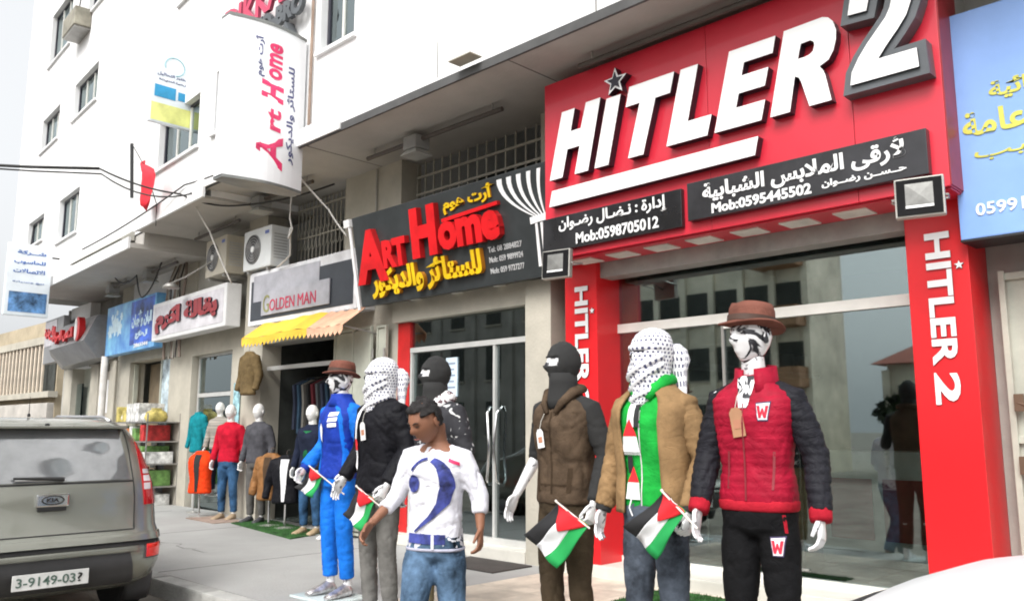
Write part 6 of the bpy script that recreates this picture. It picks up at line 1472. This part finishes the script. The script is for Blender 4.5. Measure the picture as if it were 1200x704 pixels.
def ksurf(y, z, off=0.0, n=9):
    zs = [p[0] for p in KP]; xr = float(np.interp(z, zs, [p[1] for p in KP])); xf = float(np.interp(z, zs, [p[2] for p in KP])); w = float(np.interp(z, zs, [p[3] for p in KP]))
    a = (xf - xr) / 2; s = min(.9995, abs(y) / w); return xr + a * (1 - (1 - s ** n) ** (1 / n)) - off
# body paint
PAINT = mat('grey green metallic paint', (.245, .25, .215), .25, .5, vary=.03, vscale=1, coat=.8)
o = (-6.98, 2.23, 0)
t = thing('parked_car', 'grey green metallic hatchback parked at the kerb, seen from behind', 'car', o, R(180))
# local frame: x forward (world -X), y to the car's left... rear is at x=0
car(t, 4.05, 1.78, KP, PAINT, None)
def kpatch(y0, y1, z0, z1, off, m_, nm, ny=24, nz=10, shape=None, parent=None, th=.012):
    q = MB(); rings = []
    for j in range(nz + 1):
        z = z0 + (z1 - z0) * j / nz; a, b = (y0, y1) if shape is None else shape(j / nz, y0, y1)
        rings.append([(ksurf(a + (b - a) * i / ny, z, off), a + (b - a) * i / ny, z) for i in range(ny + 1)])
    back = [[(p[0] + th, p[1], p[2]) for p in r_] for r_ in rings]
    q.loft(rings, False, closed=False); q.loft(back, False, closed=False)
    # rim
    rim = rings[0] + [r_[-1] for r_ in rings[1:]] + rings[-1][::-1][1:] + [r_[0] for r_ in rings[::-1][1:-1]]
    rb = [(p[0] + th, p[1], p[2]) for p in rim]; q.loft([rim, rb], False)
    return q.build(nm, m_, parent or t, smooth=True, auto=40)
GLK = mat('dark car window', (.03, .032, .035), .06, vary=.3, vscale=2, coat=.3)
kpatch(-.585, .585, 1.105, 1.50, .006, mat('rear car window', (.30, .31, .32), .05, .55, vary=.15, vscale=2, coat=1), 'rear_window', shape=lambda u, a, b: (a * (1 - .10 * u), b * (1 - .10 * u)))
SEAM = mat('panel gap', (.015, .015, .015), .8)
RUB = mat('black rubber trim', (.02, .02, .02), .6)
kpatch(-.61, .61, 1.085, 1.098, .003, SEAM, 'window_gap', nz=2)
kpatch(-.615, .615, .715, .723, .003, SEAM, 'tailgate_gap', nz=2)
for s in (-1, 1):
    kpatch(s * .612, s * .619, .72, 1.50, .004, SEAM, 'tailgate_gap', ny=2, nz=12, shape=lambda u, a, b: (a * (1 - .09 * max(0, u - .4)), b * (1 - .09 * max(0, u - .4))))
    # tall lamp wrapping the corner
    LR = mat('red lamp glass', (.55, .008, .015), .12, coat=.8)
    lamp = kpatch(s * .665, s * .835, .90, 1.40, .010, LR, 'tail_light', ny=10, nz=14, shape=lambda u, a, b: (a + .035 * s * (1 - u), b - s * (.10 * u)))
    for z0, z1 in ((1.02, 1.07), (1.085, 1.13), (1.145, 1.18)):
        kpatch(s * .70, s * .765, z0, z1, .014, mat('clear lamp segment', (.8, .74, .76), .1), 'lamp_segment', ny=6, nz=2, parent=lamp)
    kpatch(s * .70, s * .865, .50, .60, .016, mat('bright red reflector', (.85, .03, .02), .15, coat=.6), 'reflector', ny=10, nz=5, shape=lambda u, a, b: (a, b - s * .02 * (1 - u)))
    kpatch(s * .685, s * .885, .488, .612, .009, mat('dark grey trim', (.08, .08, .08), .4), 'reflector_surround', ny=10, nz=5, shape=lambda u, a, b: (a, b - s * .02 * (1 - u)))
# bumper step: raised band
SIL = mat('grey green metallic paint', (.27, .27, .235), .32, .45)
kpatch(-.86, .86, .635, .69, .030, SIL, 'bumper_band', nz=4, th=.04); kpatch(-.82, .82, .600, .630, .014, SEAM, 'bumper_gap', nz=2)
kpatch(-.62, .62, .560, .595, .022, SIL, 'bumper_band', nz=3, th=.03)
kpatch(-.58, .58, .30, .55, .006, mat('dark grey plastic', (.05, .05, .052), .6), 'lower_grille', nz=6, shape=lambda u, a, b: (a * (1.1 - .12 * u), b * (1.1 - .12 * u)))
# number plate (rear view: viewer's left is +y)
q = MB(); q.bbox(-.055, -.043, -.26, .26, .355, .465, .004); pl = q.build('number_plate', mat('white plate', (.78, .78, .76), .4), t)
q = MB(); Mp = Matrix(((0, 0, -1, -.056), (-1, 0, 0, 0), (0, 1, 0, 0), (0, 0, 0, 1)))
def ptext(s_, y, z, w_, h, m_): qq = MB(); text(qq, s_, (w_, h), Matrix(((0, 0, -1, -.0555), (-1, 0, 0, y), (0, 1, 0, z), (0, 0, 0, 1))), .01, .02, depth=.003); qq.build('plate_characters', m_, pl, fix=False)
PG = mat('green plate print', (.10, .16, .13), .5)
ptext('3-9149-03', .235, .378, .40, .065, PG); ptext('?', -.18, .378, .035, .065, mat('black plate print', (.02, .02, .02), .5))
# emblem: chrome grip with an oval ring
q = MB(); q.bbox(ksurf(0, .98) - .03, ksurf(0, .98) + .01, -.115, .115, .925, 1.02, .012); q.build('emblem_grip', CHROME, t, smooth=False)
q = MB(); q.bbox(ksurf(0, .94) - .022, ksurf(0, .94) + .01, -.10, .10, .895, .925, .006); q.build('grip_recess', RUB, t)
q = MB(); q.tube([(ksurf(0, .975) - .034, .075 * math.cos(a * .3142), .975 + .032 * math.sin(a * .3142)) for a in range(21)], .005, 6, cap=False); em = q.build('emblem_ring', RUB, t, smooth=True)
qq = MB(); text(qq, 'KIA', (.085, .03), Matrix(((0, 0, -1, ksurf(0, .975) - .031), (-1, 0, 0, .0425), (0, 1, 0, .96), (0, 0, 0, 1))), .02, .02, depth=.004); qq.build('emblem_letters', RUB, em, fix=False)
# wiper
x = ksurf(-.1, 1.13); q = MB(); q.tube([(x - .03, -.08, 1.125), (x - .035, .10, 1.135), (x - .03, .27, 1.142)], [.016, .012, .008], 8); q.build('wiper', RUB, t)
q = MB(); q.tube([(x - .028, -.09, 1.118), (x - .034, .26, 1.125)], .006, 6); q.build('wiper_arm', mat('zinc', (.5, .5, .5), .3, .8), t)
# antenna, roof spoiler, rails
q = MB(); q.bbox(.20, .5, -.58, .58, 1.505, 1.53, .012); q.build('spoiler', PAINT, t)
for s in (-1, 1):
    q = MB(); q.tube([(.55, s * .56, 1.57), (.70, s * .55, 1.605), (1.8, s * .54, 1.62), (1.95, s * .53, 1.57)], .014, 8); q.build('roof_rail', mat('satin rail', (.45, .45, .46), .3, .7), t, smooth=True)
q = MB(); q.lathe([(.012, 0), (.012, .02), (.003, .03), (.002, .16)], 8, .62, .05); q.xf(Matrix.Translation((0, 0, 1.60))); q.build('antenna', RUB, t)
q = MB(); q.lathe([(.018, 1.53), (.02, 1.54), (.008, 1.548)], 10, .25, .02); q.build('washer_nozzle', RUB, t)
# side windows and wheels
for s in (-1, 1):
    for x0, x1 in ((.55, 1.25), (1.32, 2.2)):
        q = MB(); w0, w1 = .868, .755
        q.add([(x0, s * w0, 1.12), (x1 + .25, s * w0, 1.12), (x1, s * (w1), 1.44), (x0 + .02, s * (w1), 1.44), (x0, s * (w0 - .01), 1.12), (x1 + .25, s * (w0 - .01), 1.12), (x1, s * (w1 - .01), 1.44), (x0 + .02, s * (w1 - .01), 1.44)], [(0, 1, 2, 3), (7, 6, 5, 4), (0, 4, 5, 1), (1, 5, 6, 2), (2, 6, 7, 3), (3, 7, 4, 0)]); q.build('side_window', GLK, t)
def wheel(t, x, y, r=.33, w=.21):
    q = MB(); pr = [(r * .60, -w / 2), (r * .93, -w / 2), (r, -w * .36), (r, w * .36), (r * .93, w / 2), (r * .60, w / 2)]
    q.lathe(pr, 32); q.xf(Matrix.Translation((x, y, r)) @ Matrix.Rotation(R(90), 4, 'X')); wh = q.build('wheel', mat('tyre rubber', (.02, .02, .02), .9), t, smooth=True, auto=35)
    s = 1 if y > 0 else -1
    q = MB(); q.lathe([(.03, .02), (r * .55, .0), (r * .62, .03), (r * .62, -.05), (.02, -.05)], 24); q.xf(Matrix.Translation((x, y + s * w / 2, r)) @ Matrix.Rotation(R(-90 * s), 4, 'X')); q.build('rim', mat('alloy rim', (.4, .4, .42), .3, .8), wh, smooth=True, auto=35)
    q = MB(); q.tube([(x + (r + .05) * math.cos(a * math.pi / 12), y + s * .0, r + (r + .05) * math.sin(a * math.pi / 12)) for a in range(-2, 15)], .05, 8, flat=2.2); q.build('wheel_arch', mat('dark grey plastic', (.05, .05, .052), .6), t, smooth=True)
for x in (.66, 3.2):
    for s in (-1, 1): wheel(t, x, s * .775)

# white car at the lower right ------------------------------------------------------------------------------
WP = [(.22, .1, 4.2, .78), (.35, .0, 4.3, .86), (.70, -.02, 4.32, .88), (.90, .03, 4.28, .88), (.98, .11, 4.2, .87), (1.04, .17, 4.12, .865), (1.10, .27, 4.05, .855), (1.15, .40, 3.95, .84), (1.19, .60, 3.85, .80), (1.205, .95, 3.8, .74), (1.22, 1.25, 3.7, .69), (1.35, 1.6, 3.4, .62), (1.46, 1.9, 3.1, .55), (1.50, 2.2, 2.9, .4)]
WPT = mat('white car paint', (.72, .73, .74), .35, vary=.02, coat=.15, spec=.3)
t = thing('parked_car', 'white car of which only the bonnet edge shows at the lower right corner', 'car', (-1.11, 2.16, .02), R(3))
rings = []; N = 80
for z, xr, xf, w in WP:
    a = (xf - xr) / 2; cx = (xf + xr) / 2
    rings.append([(cx + a * math.copysign(abs(math.cos(2 * math.pi * k / N)) ** .80, math.cos(2 * math.pi * k / N)), w * math.copysign(abs(math.sin(2 * math.pi * k / N)) ** .62, math.sin(2 * math.pi * k / N)), z) for k in range(N)])
q = MB(); q.loft(rings); wb = q.build('body', WPT, t, smooth=True, auto=50)
wt = BVHTree.FromPolygons([v.co.copy() for v in wb.data.vertices], [tuple(p.vertices) for p in wb.data.polygons])
def wtop(x, y, d=.003):
    h = wt.ray_cast(Vector((x, y, 3)), Vector((0, 0, -1))); return (h[0] if h[0] else Vector((x, y, 1))) + Vector((0, 0, d))
for nm, pts, rr__ in (('bonnet_gap', [(.20 + .05 * k, .60 + .008 * k) for k in range(10)] + [(.7 + .1 * k, .68 - .012 * k) for k in range(5)], .004), ('bonnet_gap', [(.20 + .03 * math.cos(a * .31) , .60 - .12 * a) for a in range(11)], .004)):
    q = MB(); q.tube([wtop(x, y, rr__ * .6) for x, y in pts], rr__, 6); q.build(nm, mat('panel gap', (.015, .015, .015), .8), t)
q = MB(); zi = 5; rg = rings[zi]; q.tube([rg[k % N] for k in range(N // 2 - 26, N // 2 + 27)], .014, 6); q.build('bumper_trim', mat('panel gap', (.015, .015, .015), .8), t)
q = MB(); rows = [[wtop(x, y, .006) for x in [.55 + .09 * k for k in range(9)]] for y in (-.80, -.7, -.6, -.50)]
q.loft(rows, False, closed=False); q.build('windscreen_edge', mat('tinted violet glass', (.05, .05, .14), .08, coat=1), t, smooth=True, fix=False)
q = MB(); q.add([(1.27, -.60, 1.235), (1.27, .60, 1.235), (1.92, .48, 1.47), (1.92, -.48, 1.47)], [(0, 1, 2, 3)]); ob = q.build('windscreen', GLK, t); s_ = ob.modifiers.new('s', 'SOLIDIFY'); s_.thickness = .02; s_.offset = 0
for s in (-1, 1):
    q = MB(); q.bbox(.0, .32, s * .52, s * .82, .72, .88, .03) if s > 0 else q.bbox(.0, .32, -.82, -.52, .72, .88, .03); q.build('headlight', mat('headlight glass', (.5, .5, .6), .08, coat=1), t)
for x in (.75, 3.4):
    for s in (-1, 1): wheel(t, x, s * .78, .31)
